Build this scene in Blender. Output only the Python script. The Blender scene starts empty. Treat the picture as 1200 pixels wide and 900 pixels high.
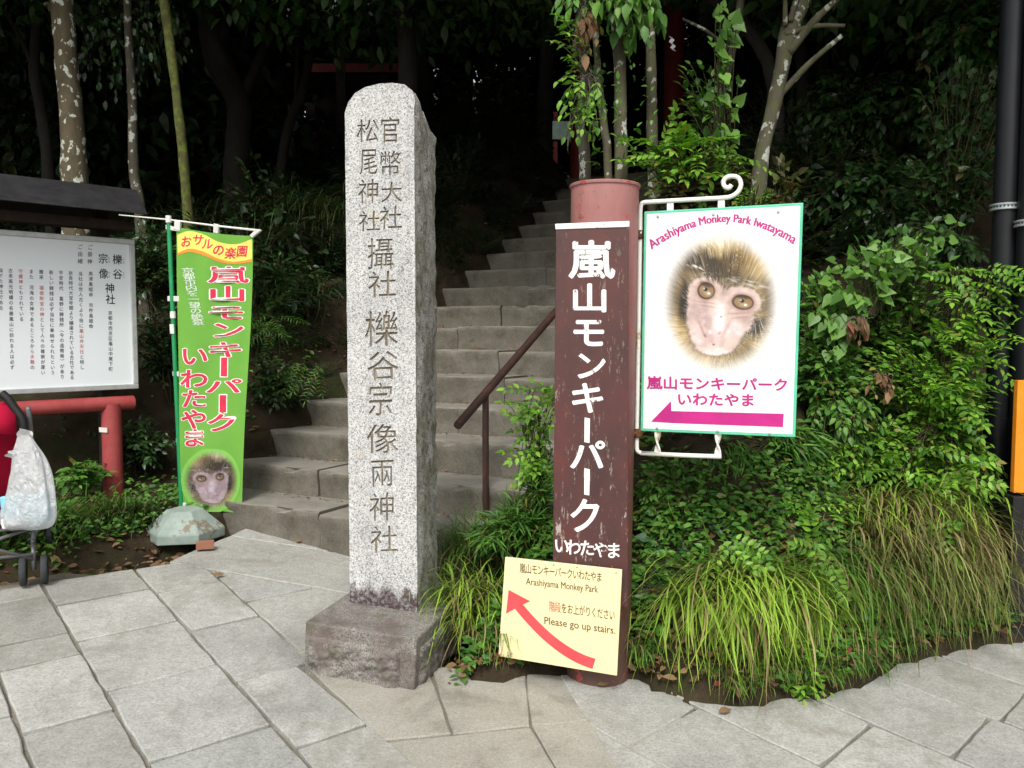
import bpy, math, random
import numpy as np
from mathutils import Vector, noise as mnoise

scene = bpy.context.scene
COL = scene.collection
rng = np.random.default_rng(7)
random.seed(7)
R = math.radians

# ------------------------------------------------------------------ camera
FPX = 970.0
PITCH = R(3.5)
EYE = np.array([0.0, 0.0, 1.5])
cam_d = bpy.data.cameras.new('camera')
cam_d.sensor_fit = 'HORIZONTAL'
cam_d.angle = 2 * math.atan(600 / FPX)
cam_d.clip_start = 0.05
cam_d.clip_end = 500
cam = bpy.data.objects.new('camera', cam_d)
COL.objects.link(cam)
cam.location = EYE
cam.rotation_euler = (R(90) - PITCH, 0, 0)
scene.camera = cam

# ------------------------------------------------------------------ world, sun, exposure
SUN_EL, SUN_AZ = R(50), R(190)
w = bpy.data.worlds.new('World')
scene.world = w
w.use_nodes = True
nt = w.node_tree
bg = nt.nodes['Background']
sky = nt.nodes.new('ShaderNodeTexSky')
sky.sky_type = 'NISHITA'
sky.sun_disc = False
sky.sun_elevation = SUN_EL
sky.sun_rotation = SUN_AZ
sky.dust_density = 4.0
sky.air_density = 1.0
hs = nt.nodes.new('ShaderNodeHueSaturation')
hs.inputs['Saturation'].default_value = 0.28
nt.links.new(sky.outputs[0], hs.inputs['Color'])
nt.links.new(hs.outputs[0], bg.inputs['Color'])
bg.inputs['Strength'].default_value = 0.15
sd = bpy.data.lights.new('sun', 'SUN')
sd.energy = 1.5
sd.angle = R(14)
sd.color = (1.0, 0.96, 0.9)
so = bpy.data.objects.new('sun', sd)
COL.objects.link(so)
_d = Vector((math.sin(SUN_AZ) * math.cos(SUN_EL), math.cos(SUN_AZ) * math.cos(SUN_EL), math.sin(SUN_EL)))
so.rotation_euler = _d.to_track_quat('Z', 'Y').to_euler()
so.location = (-1, -6, 9)
vs = scene.view_settings
vs.view_transform = 'Standard'
vs.look = 'None'
vs.gamma = 1
vs.use_curve_mapping = False
vs.exposure = 0.55
cy = scene.cycles
cy.max_bounces = 6
cy.diffuse_bounces = 3
cy.glossy_bounces = 2
cy.transmission_bounces = 4
cy.transparent_max_bounces = 8
cy.use_denoising = True
try:
    cy.denoiser = 'OPENIMAGEDENOISE'
except Exception:
    pass
cy.use_adaptive_sampling = True
cy.adaptive_threshold = 0.015

# ------------------------------------------------------------------ geometry of the view (reading the photo as measurements)
_F = np.array([0, math.cos(PITCH), -math.sin(PITCH)])
_U = np.array([0, math.sin(PITCH), math.cos(PITCH)])
_R = np.array([1.0, 0, 0])
GU = np.array([-.63, .776])
GS = .094


def V3(*a):
    return np.array(a, float)


def ray(x, y):
    d = _F + _R * (x - 600) / FPX - _U * (y - 450) / FPX
    return d / d[1]


def g(X, Y):
    return GS * (GU[0] * X + GU[1] * Y)


def onground(x, y):
    d = ray(x, y)
    return EYE + d * (-1.5 / (d[2] - g(d[0], d[1])))


def at(x, y, Y):
    return EYE + ray(x, y) * Y


def onplane(x, y, P, n):
    d = ray(x, y)
    return EYE + d * (np.dot(P - EYE, n) / np.dot(d, n))


def rays(px):
    px = np.asarray(px, float)
    d = _F[None] + _R[None] * ((px[:, :1] - 600) / FPX) - _U[None] * ((px[:, 1:2] - 450) / FPX)
    return d / d[:, 1:2]


class Plane:
    """an upright (or tilted) flat board standing in the scene"""
    def __init__(s, P, n):
        s.P = np.array(P, float)
        s.n = np.array(n, float) / np.linalg.norm(n)

    def __call__(s, px, off=0.0):
        d = rays(px)
        t = np.dot(s.P - EYE, s.n) / (d @ s.n)
        return EYE + d * t[:, None] + s.n * off

    def one(s, x, y, off=0.0):
        return s([(x, y)], off)[0]


# stairs frame: SA goes up the flight, SB runs along the steps to the right
TH = R(28)
SA = np.array([math.sin(TH), math.cos(TH)])
SB = np.array([math.cos(TH), -math.sin(TH)])
S0, ST, SH, SR = 2.984, .321, .392, .165
NSTEP = 17


def step_z(k):
    return SH + SR * k


def step_hit(k, x):
    """point where the nosing line of step k crosses image column x"""
    dx = (x - 600) / FPX / (math.cos(PITCH))
    s = S0 + ST * k
    Y = s / (SA[0] * dx + SA[1])
    return np.array([dx * Y, Y])


def lat(p):
    return float(SB @ np.asarray(p)[:2])


def sxy(s, l):
    return SA * s + SB * l


STEP_LEFT = {1: 262, 2: 268, 3: 322, 4: 364, 5: 400, 6: 440, 7: 470, 8: 502, 9: 524, 10: 549, 11: 573, 12: 592, 13: 609, 14: 626, 15: 640, 16: 652, 17: 664}
LLEFT = {k: lat(step_hit(k, x)) for k, x in STEP_LEFT.items()}
LR = lat(step_hit(3, 640)) + 0.25

# ------------------------------------------------------------------ helpers: objects
ORIG = {}


def thing(name, label, cat, loc, group=None):
    o = bpy.data.objects.new(name, None)
    o.empty_display_size = .1
    COL.objects.link(o)
    o.location = [float(v) for v in loc]
    o['label'] = label
    o['category'] = cat
    if group:
        o['group'] = group
    ORIG[o.name] = np.array(loc, float)
    return o


def tag(o, label, cat, group=None):
    o['label'] = label
    o['category'] = cat
    if group:
        o['group'] = group
    return o


def mesh(name, V, F, smooth=False):
    V = np.asarray(V, float)
    m = bpy.data.meshes.new(name)
    if isinstance(F, np.ndarray) and F.ndim == 2:
        nf, k = F.shape
        m.vertices.add(len(V))
        m.vertices.foreach_set('co', V.ravel())
        m.loops.add(nf * k)
        m.loops.foreach_set('vertex_index', F.ravel().astype(np.int32))
        m.polygons.add(nf)
        m.polygons.foreach_set('loop_start', np.arange(0, nf * k, k, dtype=np.int32))
        m.polygons.foreach_set('loop_total', np.full(nf, k, dtype=np.int32))
        m.update(calc_edges=True)
    else:
        m.from_pydata([tuple(v) for v in V], [], [tuple(int(i) for i in f) for f in F])
        m.update()
    if smooth:
        m.polygons.foreach_set('use_smooth', np.ones(len(m.polygons), bool))
    return m


def obj(name, V, F, mat, parent=None, smooth=False, label=None, autos=None):
    """links ONE mesh object; V is in world metres, stored relative to the thing's base"""
    V = np.asarray(V, float)
    org = ORIG[parent.name] if parent else np.zeros(3)
    m = mesh(name, V - org, F, smooth)
    for mm in (mat if isinstance(mat, (list, tuple)) else [mat]):
        m.materials.append(mm)
    if autos:
        m.polygons.foreach_set('use_smooth', np.ones(len(m.polygons), bool))
        m.set_sharp_from_angle(angle=R(autos))
    o = bpy.data.objects.new(name, m)
    COL.objects.link(o)
    if parent:
        o.parent = parent
    ORIG[o.name] = org
    if label:
        o['label'] = label
    return o


def copy_tree(o, loc, rz=0, sc=1.0, label=None, group=None):
    c = o.copy()
    COL.objects.link(c)
    c.location = [float(v) for v in loc]
    c.rotation_euler = (0, 0, rz)
    c.scale = (sc, sc, sc) if np.isscalar(sc) else sc
    if label:
        c['label'] = label
    if group:
        c['group'] = group
    for ch in list(o.children):
        d = ch.copy()
        COL.objects.link(d)
        d.parent = c
        for g2 in list(ch.children):
            e = g2.copy()
            COL.objects.link(e)
            e.parent = d
    return c


class MB:
    """collects shapes for one mesh"""
    def __init__(s):
        s.V, s.F, s.n = [], [], 0

    def add(s, V, F):
        V = np.asarray(V, float)
        s.V.append(V)
        s.F += [tuple(int(i) + s.n for i in f) for f in F]
        s.n += len(V)
        return s

    def verts(s):
        return np.concatenate(s.V)

    def obj(s, name, mat, parent=None, **k):
        return obj(name, s.verts(), s.F, mat, parent, **k)


def box8(P):
    """8 corners: 4 of one end, 4 of the other"""
    return np.asarray(P, float), [(0, 1, 2, 3), (7, 6, 5, 4), (0, 4, 5, 1), (1, 5, 6, 2), (2, 6, 7, 3), (3, 7, 4, 0)]


def obox(c, ex, ey, ez, sx, sy, sz):
    c, ex, ey, ez = [np.asarray(v, float) for v in (c, ex, ey, ez)]
    P = []
    for z in (-.5, .5):
        for x, y in ((-.5, -.5), (.5, -.5), (.5, .5), (-.5, .5)):
            P.append(c + ex * x * sx + ey * y * sy + ez * z * sz)
    return box8(P)


def bevel(o, wdt, seg=2):
    m = o.modifiers.new('bevel', 'BEVEL')
    m.width = wdt
    m.segments = seg
    m.limit_method = 'ANGLE'
    return o


def tube(pts, rad, n=10, cap=True):
    pts = np.asarray(pts, float)
    N = len(pts)
    rad = np.full(N, rad) if np.isscalar(rad) else np.asarray(rad, float)
    T = np.gradient(pts, axis=0)
    T /= np.linalg.norm(T, axis=1)[:, None] + 1e-12
    up = V3(0, 0, 1) if abs(T[0][2]) < .9 else V3(1, 0, 0)
    V = []
    x = np.cross(up, T[0])
    for i in range(N):
        x = x - T[i] * np.dot(x, T[i])
        x /= np.linalg.norm(x) + 1e-12
        y = np.cross(T[i], x)
        a = np.arange(n) * 2 * math.pi / n
        V.append(pts[i] + rad[i] * (np.cos(a)[:, None] * x + np.sin(a)[:, None] * y))
    V = np.concatenate(V)
    F = []
    for i in range(N - 1):
        for j in range(n):
            F.append((i * n + j, i * n + (j + 1) % n, (i + 1) * n + (j + 1) % n, (i + 1) * n + j))
    if cap:
        F.append(tuple(range(n - 1, -1, -1)))
        F.append(tuple((N - 1) * n + j for j in range(n)))
    return V, F


def lathe(c, prof, n=32, axis=(0, 0, 1), ex=None):
    """prof: list of (radius, height) about axis through c"""
    ax = np.asarray(axis, float)
    ax = ax / np.linalg.norm(ax)
    ex = V3(1, 0, 0) if ex is None else np.asarray(ex, float)
    ex = ex - ax * np.dot(ex, ax)
    ex /= np.linalg.norm(ex)
    ey = np.cross(ax, ex)
    a = np.arange(n) * 2 * math.pi / n
    ring = np.cos(a)[:, None] * ex + np.sin(a)[:, None] * ey
    V = np.concatenate([np.asarray(c) + ring * r + ax * h for r, h in prof])
    F = []
    for i in range(len(prof) - 1):
        for j in range(n):
            F.append((i * n + j, i * n + (j + 1) % n, (i + 1) * n + (j + 1) % n, (i + 1) * n + j))
    F.append(tuple(range(n - 1, -1, -1)))
    F.append(tuple((len(prof) - 1) * n + j for j in range(n)))
    return V, F


def bez(pts, n=24):
    """smooth curve through points (Catmull-Rom)"""
    P = np.asarray(pts, float)
    P = np.vstack([2 * P[0] - P[1], P, 2 * P[-1] - P[-2]])
    out = []
    m = len(P) - 3
    for i in range(m):
        for t in np.linspace(0, 1, max(2, n // m), endpoint=(i == m - 1)):
            a, b, c, d = P[i:i + 4]
            out.append(.5 * ((2 * b) + (c - a) * t + (2 * a - 5 * b + 4 * c - d) * t * t + (3 * b - a - 3 * c + d) * t ** 3))
    return np.array(out)


def nz(p, sc=1.0, oc=3):
    return mnoise.fractal(Vector((float(p[0]) * sc, float(p[1]) * sc, float(p[2]) * sc)), 1.0, 2.0, oc)


# ------------------------------------------------------------------ helpers: materials
def srgb(r, g_, b):
    f = lambda c: (c / 255 / 12.92) if c / 255 <= .04045 else ((c / 255 + .055) / 1.055) ** 2.4
    return (f(r), f(g_), f(b), 1)


class M:
    def __init__(s, name, rough=.6, spec=.5, metal=0.0):
        s.m = bpy.data.materials.new(name)
        s.m.use_nodes = True
        s.t = s.m.node_tree
        s.b = s.t.nodes['Principled BSDF']
        s.b.inputs['Roughness'].default_value = rough
        s.b.inputs['Specular IOR Level'].default_value = spec
        s.b.inputs['Metallic'].default_value = metal
        s.co = s.t.nodes.new('ShaderNodeTexCoord').outputs['Object']

    def link(s, a, b):
        s.t.links.new(a, b)

    def col(s, c):
        s.b.inputs['Base Color'].default_value = c if len(c) == 4 else (*c, 1)
        return s

    def setc(s, out):
        s.link(out, s.b.inputs['Base Color'])
        return s

    def noise(s, scale, detail=4, rough=.6, stretch=None, dist=0.0, co=None):
        n = s.t.nodes.new('ShaderNodeTexNoise')
        n.inputs['Scale'].default_value = scale
        n.inputs['Detail'].default_value = detail
        n.inputs['Roughness'].default_value = rough
        n.inputs['Distortion'].default_value = dist
        c = co or s.co
        if stretch:
            mp = s.t.nodes.new('ShaderNodeMapping')
            mp.inputs['Scale'].default_value = stretch
            s.link(c, mp.inputs['Vector'])
            c = mp.outputs[0]
        s.link(c, n.inputs['Vector'])
        return n.outputs['Fac']

    def voro(s, scale, feature='F1', out='Distance', rnd=1.0):
        n = s.t.nodes.new('ShaderNodeTexVoronoi')
        n.feature = feature
        n.inputs['Scale'].default_value = scale
        n.inputs['Randomness'].default_value = rnd
        s.link(s.co, n.inputs['Vector'])
        return n.outputs[out]

    def ramp(s, fac, stops, interp='LINEAR'):
        r = s.t.nodes.new('ShaderNodeValToRGB')
        r.color_ramp.interpolation = interp
        e = r.color_ramp.elements
        while len(e) < len(stops):
            e.new(.5)
        for el, (p, c) in zip(e, stops):
            el.position = p
            if np.isscalar(c):
                c = (c, c, c)
            el.color = c if len(c) == 4 else (*c, 1)
        s.link(fac, r.inputs['Fac'])
        return r.outputs['Color']

    def mix(s, fac, a, b, mode='MIX'):
        n = s.t.nodes.new('ShaderNodeMix')
        n.data_type = 'RGBA'
        n.blend_type = mode
        for sock, v in ((n.inputs['Factor'], fac), (n.inputs['A'], a), (n.inputs['B'], b)):
            v_ = v
            if isinstance(v_, bpy.types.NodeSocket):
                s.link(v_, sock)
            elif np.isscalar(v_):
                sock.default_value = v_ if sock.type == 'VALUE' else (v_, v_, v_, 1)
            else:
                sock.default_value = v_ if len(v_) == 4 else (*v_, 1)
        return n.outputs['Result']

    def math(s, op, a, b=0.0, clamp=False):
        n = s.t.nodes.new('ShaderNodeMath')
        n.operation = op
        n.use_clamp = clamp
        for i, v in enumerate((a, b)):
            if isinstance(v, bpy.types.NodeSocket):
                s.link(v, n.inputs[i])
            else:
                n.inputs[i].default_value = v
        return n.outputs[0]

    def island(s):
        return s.t.nodes.new('ShaderNodeNewGeometry').outputs['Random Per Island']

    def attr(s, name, out='Fac'):
        n = s.t.nodes.new('ShaderNodeAttribute')
        n.attribute_name = name
        return n.outputs[out]

    def xyz(s, i):
        n = s.t.nodes.new('ShaderNodeSeparateXYZ')
        s.link(s.co, n.inputs[0])
        return n.outputs[i]

    def bump(s, h, strength=.3, dist=.01):
        n = s.t.nodes.new('ShaderNodeBump')
        n.inputs['Strength'].default_value = strength
        n.inputs['Distance'].default_value = dist
        s.link(h, n.inputs['Height'])
        s.link(n.outputs[0], s.b.inputs['Normal'])
        return s

    def translucent(s, colsock, amount=.25):
        out = s.t.nodes['Material Output']
        tr = s.t.nodes.new('ShaderNodeBsdfTranslucent')
        if isinstance(colsock, bpy.types.NodeSocket):
            s.link(colsock, tr.inputs['Color'])
        else:
            tr.inputs['Color'].default_value = colsock
        mx = s.t.nodes.new('ShaderNodeMixShader')
        mx.inputs[0].default_value = amount
        s.link(s.b.outputs[0], mx.inputs[1])
        s.link(tr.outputs[0], mx.inputs[2])
        s.link(mx.outputs[0], out.inputs['Surface'])
        return s


def plain(name, c, rough=.6, spec=.4, metal=0.0, var=.12, vs_=12, bump=.1):
    m = M(name, rough, spec, metal)
    n = m.noise(vs_, 5, .65)
    a = [max(0, x * (1 - var * 2)) for x in c[:3]]
    b = [min(1, x * (1 + var)) for x in c[:3]]
    m.setc(m.ramp(n, [(.25, a), (.75, b)]))
    if bump:
        m.bump(m.noise(vs_ * 8, 4), bump, .004)
    return m.m


def leafmat(name, dark, light, odd=None, trans=.25, rough=.45, spec=.35):
    m = M(name, rough, spec)
    r = m.island()
    st = [(0, dark), (.55, tuple((np.array(dark) + np.array(light)) / 2)), (.93, light)]
    if odd:
        st.append((.985, odd))
    c = m.ramp(r, st)
    n = m.noise(25, 3)
    c = m.mix(.35, c, m.ramp(n, [(.3, .45), (.7, 1.0)]), 'MULTIPLY')
    m.setc(c)
    m.translucent(m.mix(1.0, c, (1.2, 1.5, .5), 'MULTIPLY'), trans)
    return m.m

# ------------------------------------------------------------------ lettering
_GC = {}


def glyph(s, bold=0.0):
    """outline-filled text as 2-D points (em units) and faces"""
    k = (s, bold)
    if k not in _GC:
        c = bpy.data.curves.new('lettering', 'FONT')
        c.body = s
        c.size = 1
        c.fill_mode = 'FRONT'
        c.resolution_u = 3
        c.offset = bold
        o = bpy.data.objects.new('lettering', c)
        COL.objects.link(o)
        dg = bpy.context.evaluated_depsgraph_get()
        dg.update()
        m = bpy.data.meshes.new_from_object(o.evaluated_get(dg))
        V = np.array([v.co[:2] for v in m.vertices]).reshape(-1, 2)
        F = [tuple(p.vertices) for p in m.polygons]
        bpy.data.objects.remove(o)
        bpy.data.curves.remove(c)
        bpy.data.meshes.remove(m)
        _GC[k] = (V, F)
    return _GC[k]


class Print:
    """flat lettering laid out on a sign face (photo measurements, y down), mapped onto the sign by fn"""
    def __init__(s, fn):
        s.fn = fn
        s.mb = MB()

    def ch(s, c, cx, cy, wd, ht, off=.001, bold=0.0, rot=0.0, shear=0.0, slope=0.0):
        """one character; heavier strokes are overprints a hair's breadth apart"""
        V, F = glyph(c)
        if not len(V):
            return
        q = (V - np.array([.5, .38])) * np.array([1, -1])
        if bold <= 0:
            sh_ = [(0, 0)]
        else:
            b = bold * .8
            sh_ = [(-b, 0), (b, 0), (0, b), (0, -b)] if bold < .03 else [(b * math.cos(t), b * math.sin(t)) for t in np.arange(8) * math.pi / 4]
        for k, (sx_, sy_) in enumerate(sh_):
            p = q + np.array([sx_, sy_])
            if rot:
                ca, sa = math.cos(rot), math.sin(rot)
                p = np.stack([p[:, 0] * ca - p[:, 1] * sa, p[:, 0] * sa + p[:, 1] * ca], 1)
            p = p * np.array([wd, ht])
            p = p + np.stack([p[:, 1] * shear, p[:, 0] * slope], 1)
            s.mb.add(s.fn(p + np.array([cx, cy]), off + k * 4e-5), F)

    def col(s, text, x0, y0, x1, y1, wd, ht, **k):
        """vertical column of characters from centre (x0,y0) to centre (x1,y1)"""
        n = len(text)
        for i, c in enumerate(text):
            t = i / max(1, n - 1)
            if c in ' \u3000':
                continue
            s.ch(c, x0 + (x1 - x0) * t, y0 + (y1 - y0) * t, wd, ht, rot=(R(90) if c in 'ー（）' else 0), **k)

    def row(s, text, x0, y0, x1, y1, wd, ht, **k):
        n = len(text)
        sl = (y1 - y0) / (x1 - x0)
        for i, c in enumerate(text):
            t = i / max(1, n - 1)
            s.ch(c, x0 + (x1 - x0) * t, y0 + (y1 - y0) * t, wd, ht, slope=sl, **k)

    def latin(s, text, x0, y0, x1, y1, ht, off=.001, bold=0.0, arc=0.0):
        """string whose left baseline is (x0,y0) and right baseline (x1,y1)"""
        V, F = glyph(text)
        for k, sx_ in enumerate((-bold, 0, bold) if bold else (0,)):
            s._latin(V, F, text, x0 + sx_ * ht, y0, x1 + sx_ * ht, y1, ht, off + k * 4e-5, arc)

    def _latin(s, V, F, text, x0, y0, x1, y1, ht, off, arc):
        a, b = V[:, 0].min(), V[:, 0].max()
        u = (V[:, 0] - a) / (b - a)
        x = x0 + (x1 - x0) * u
        y = y0 + (y1 - y0) * u - V[:, 1] * ht
        if arc:
            y = y - arc * (1 - (2 * u - 1) ** 2)
            sl = arc * 4 * (2 * u - 1) / (x1 - x0)   # letters lean with the arc
            x = x + V[:, 1] * ht * sl * .9
        s.mb.add(s.fn(np.stack([x, y], 1), off), F)

    def poly(s, pts, off=.001):
        s.mb.add(s.fn(np.array(pts, float), off), [tuple(range(len(pts)))])

    def strip(s, A, B, off=.001):
        A, B = np.array(A, float), np.array(B, float)
        n = len(A)
        s.mb.add(s.fn(np.concatenate([A, B]), off), [(i, i + 1, n + i + 1, n + i) for i in range(n - 1)])

    def obj(s, name, mat, parent, **k):
        return s.mb.obj(name, mat, parent, **k)


# ------------------------------------------------------------------ materials
def granite(name, light, dark, speck, stain=None):
    m = M(name, .75, .3)
    v = m.voro(260, out='Color')
    sep = m.t.nodes.new('ShaderNodeSeparateColor')
    m.link(v, sep.inputs[0])
    c = m.ramp(sep.outputs[0], [(0, dark), (.10, speck), (.34, tuple((a + b) / 2 for a, b in zip(light, speck))), (.55, light), (1.0, tuple(min(1, x * 1.25) for x in light))])
    big = m.noise(5, 4, .6)
    c = m.mix(1.0, c, m.ramp(big, [(.3, .82), (.7, 1.06)]), 'MULTIPLY')
    if stain:
        c = stain(m, c)
    m.setc(c)
    m.bump(m.noise(160, 3), .35, .004)
    return m.m


def stain_foot(m, c):
    z = m.xyz(2)
    edge = m.math('ADD', z, m.math('MULTIPLY', m.noise(22, 4, .7, stretch=(1, 1, .35)), -.22))
    f = m.ramp(edge, [(.165, 1.0), (.20, .0)])
    f = m.mix(1.0, f, m.ramp(m.noise(60, 3), [(.35, .55), (.55, 1.0)]), 'MULTIPLY')
    c = m.mix(f, c, (.065, .042, .046))
    c = m.mix(1.0, c, m.ramp(m.noise(16, 4, .6, stretch=(1, 1, .06)), [(.3, .84), (.6, 1.03)]), 'MULTIPLY')
    lich = m.ramp(m.noise(9, 3), [(.66, 0.0), (.72, .4)])
    return m.mix(lich, c, (.5, .45, .3))


def stain_side(m, c):
    f = m.ramp(m.noise(14, 5, .7, stretch=(1, 1, .5)), [(.42, 0.0), (.66, .8)])
    c = m.mix(f, c, (.15, .135, .075))
    f2 = m.ramp(m.noise(30, 4, .7), [(.5, 0.0), (.66, .75)])
    return m.mix(f2, c, (.075, .072, .055))


def stain_plinth(m, c):
    f = m.ramp(m.noise(7, 5, .65), [(.42, 0.0), (.64, .8)])
    c = m.mix(f, c, (.105, .08, .072))
    f2 = m.ramp(m.noise(18, 4, .7), [(.52, 0.0), (.68, .6)])
    return m.mix(f2, c, (.10, .105, .06))


MT = {}
MT['granite'] = granite('pale_granite', (.50, .50, .485), (.14, .14, .14), (.27, .272, .268), stain_foot)
MT['granite_side'] = granite('mossy_granite', (.46, .45, .42), (.07, .07, .06), (.24, .235, .21), stain_side)
MT['plinth'] = granite('stained_granite', (.25, .235, .212), (.055, .05, .046), (.13, .122, .11), stain_plinth)
MT['groove'] = plain('carved_groove', (.235, .195, .135), .9, .2, var=.35, vs_=14)


def paving_mat():
    m = M('paving_granite', .8, .3)
    r = m.island()
    c = m.ramp(r, [(0, (.275, .27, .242)), (.3, (.345, .342, .312)), (.6, (.395, .392, .36)), (.8, (.31, .316, .295)), (1, (.365, .36, .325))])
    c = m.mix(1.0, c, m.ramp(m.noise(1.6, 6, .62), [(.32, .66), (.5, .96), (.7, 1.1)]), 'MULTIPLY')
    c = m.mix(1.0, c, m.ramp(m.noise(110, 4, .8), [(.3, .62), (.5, 1.0), (.7, 1.25)]), 'MULTIPLY')
    c = m.mix(1.0, c, m.ramp(m.noise(26, 4, .7), [(.3, .86), (.7, 1.1)]), 'MULTIPLY')
    f = m.ramp(m.noise(2.6, 6, .75, dist=.8), [(.52, 0.0), (.66, .5)])
    c = m.mix(f, c, (.20, .185, .145))
    f = m.ramp(m.noise(7, 6, .75), [(.56, 0.0), (.74, .55)])
    c = m.mix(f, c, (.17, .158, .118))
    f = m.ramp(m.noise(55, 3, .6), [(.70, 0.0), (.74, .5)])
    c = m.mix(f, c, (.09, .085, .07))
    m.setc(c)
    h = m.math('ADD', m.noise(90, 4, .7), m.math('MULTIPLY', m.noise(14, 4), 1.2))
    m.bump(h, .35, .006)
    return m.m


MT['paving'] = paving_mat()


def mortar_mat():
    m = M('mortar', .9, .2)
    c = m.ramp(m.noise(4, 6, .7), [(.3, (.13, .118, .088)), (.55, (.22, .204, .16)), (.75, (.28, .262, .212))])
    c = m.mix(1.0, c, m.ramp(m.noise(120, 3, .7), [(.3, .7), (.7, 1.15)]), 'MULTIPLY')
    m.setc(c)
    m.bump(m.noise(60, 5, .7), .5, .006)
    return m.m


MT['mortar'] = mortar_mat()


def concrete_mat():
    m = M('worn_concrete', .85, .25)
    c = m.ramp(m.noise(3.2, 6, .65, dist=.6), [(.28, (.17, .16, .13)), (.45, (.30, .288, .242)), (.75, (.37, .36, .312))])
    c = m.mix(1.0, c, m.ramp(m.noise(140, 3, .7), [(.3, .72), (.7, 1.16)]), 'MULTIPLY')
    m.setc(c)
    m.bump(m.math('ADD', m.noise(70, 4, .7), m.noise(12, 4)), .4, .006)
    return m.m


MT['concrete'] = concrete_mat()


def soil_mat():
    m = M('soil', .95, .1)
    c = m.ramp(m.noise(7, 6, .7), [(.3, (.018, .014, .009)), (.55, (.045, .033, .02)), (.8, (.075, .055, .032))])
    f = m.ramp(m.noise(3, 4, .6), [(.5, 0.0), (.66, .7)])
    c = m.mix(f, c, (.03, .042, .014))
    m.setc(c)
    m.bump(m.noise(40, 5, .75), .8, .02)
    return m.m


MT['soil'] = soil_mat()


def step_mat():
    m = M('step_stone', .85, .25)
    r = m.island()
    c = m.ramp(m.noise(5, 6, .7), [(.28, (.085, .076, .057)), (.5, (.145, .132, .105)), (.75, (.20, .186, .155))])
    c = m.mix(1.0, c, m.ramp(m.noise(95, 4, .75), [(.3, .72), (.7, 1.18)]), 'MULTIPLY')
    f = m.ramp(m.noise(9, 5, .75), [(.56, 0.0), (.72, .6)])
    c = m.mix(f, c, (.055, .055, .03))
    sx = m.t.nodes.new('ShaderNodeSeparateXYZ')
    m.link(m.t.nodes.new('ShaderNodeNewGeometry').outputs['True Normal'], sx.inputs[0])
    patchy = m.mix(1.0, m.ramp(sx.outputs[2], [(.5, 0.0), (.9, .75)]), m.ramp(m.noise(6, 5, .7), [(.3, .4), (.6, 1.0)]), 'MULTIPLY')
    c = m.mix(patchy, c, (.27, .255, .22))          # upward faces mixed paler in patches
    m.setc(c)
    m.bump(m.math('ADD', m.noise(45, 5, .75), m.noise(12, 4)), .35, .010)
    return m.m


MT['step'] = step_mat()


def red_post_mat():
    m = M('faded_red_paint', .5, .4)
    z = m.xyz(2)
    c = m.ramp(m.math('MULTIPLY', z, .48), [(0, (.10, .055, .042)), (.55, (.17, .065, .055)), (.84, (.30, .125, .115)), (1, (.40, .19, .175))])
    c = m.mix(1.0, c, m.ramp(m.noise(6, 6, .7, stretch=(1, 1, .3)), [(.3, .75), (.7, 1.12)]), 'MULTIPLY')
    f = m.ramp(m.noise(16, 5, .75), [(.60, 0.0), (.615, 1.0)])
    c = m.mix(f, c, (.32, .06, .045))
    f = m.ramp(m.noise(34, 4, .8, stretch=(1, 1, .6)), [(.63, 0.0), (.65, .9)])
    c = m.mix(f, c, (.07, .04, .03))
    m.setc(c)
    m.bump(m.noise(40, 4), .15, .003)
    return m.m


MT['red_post'] = red_post_mat()


def board_mat():
    m = M('weathered_brown_paint', .5, .4)
    c = m.ramp(m.noise(4, 5, .65, stretch=(1.5, 1, .8)), [(.25, (.040, .021, .020)), (.5, (.072, .028, .025)), (.75, (.115, .030, .026))])
    w1 = m.ramp(m.noise(20, 6, .8, stretch=(1.3, 1.3, .28)), [(.60, 0.0), (.63, .85)])
    low = m.ramp(m.math('MULTIPLY', m.xyz(2), .5), [(.2, 1.0), (.85, .12)])
    f = m.mix(1.0, w1, low, 'MULTIPLY')
    c = m.mix(f, c, (.48, .43, .36))
    g2 = m.ramp(m.noise(60, 4, .8, stretch=(1, 1, .25)), [(.62, 0.0), (.66, .55)])
    c = m.mix(g2, c, (.30, .20, .17))
    m.setc(c)
    m.bump(m.noise(45, 4, .7, stretch=(1, 1, .3)), .2, .003)
    return m.m


MT['board'] = board_mat()


def chipped_white():
    m = M('chipped_white_paint', .6, .3)
    f = m.ramp(m.noise(38, 6, .8, stretch=(1, 1, .5)), [(.38, 1.0), (.42, 0.0)])
    c = m.mix(f, (.80, .79, .76), (.16, .085, .07))
    m.setc(c)
    return m.m


MT['chip_white'] = chipped_white()


def rusty_white():
    m = M('rusty_white_enamel', .4, .5)
    n = m.noise(11, 6, .75)
    c = m.ramp(n, [(.58, (.78, .77, .71)), (.66, (.62, .5, .33)), (.72, (.22, .10, .045))])
    m.setc(c)
    return m.m


MT['iron_white'] = rusty_white()
MT['rust'] = plain('rust', (.16, .07, .035), .9, .2, var=.4, vs_=60, bump=.5)


def rail_mat():
    m = M('rusty_brown_paint', .5, .4)
    c = m.ramp(m.noise(12, 6, .75, stretch=(1, 1, .5)), [(.3, (.028, .016, .013)), (.55, (.05, .024, .019)), (.72, (.10, .042, .03))])
    m.setc(c)
    m.bump(m.noise(60, 4), .2, .003)
    return m.m


MT['rail'] = rail_mat()


def whiteboard(name, c, dirt=.1):
    m = M(name, .35, .5)
    f = m.ramp(m.noise(2.3, 6, .7), [(.45, 0.0), (.8, dirt)])
    k = m.mix(f, c, tuple(x * .72 for x in c[:3]))
    f = m.ramp(m.noise(30, 5, .8), [(.7, 0.0), (.76, dirt * 2)])
    m.setc(m.mix(f, k, (.35, .27, .16)))
    return m.m


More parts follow.
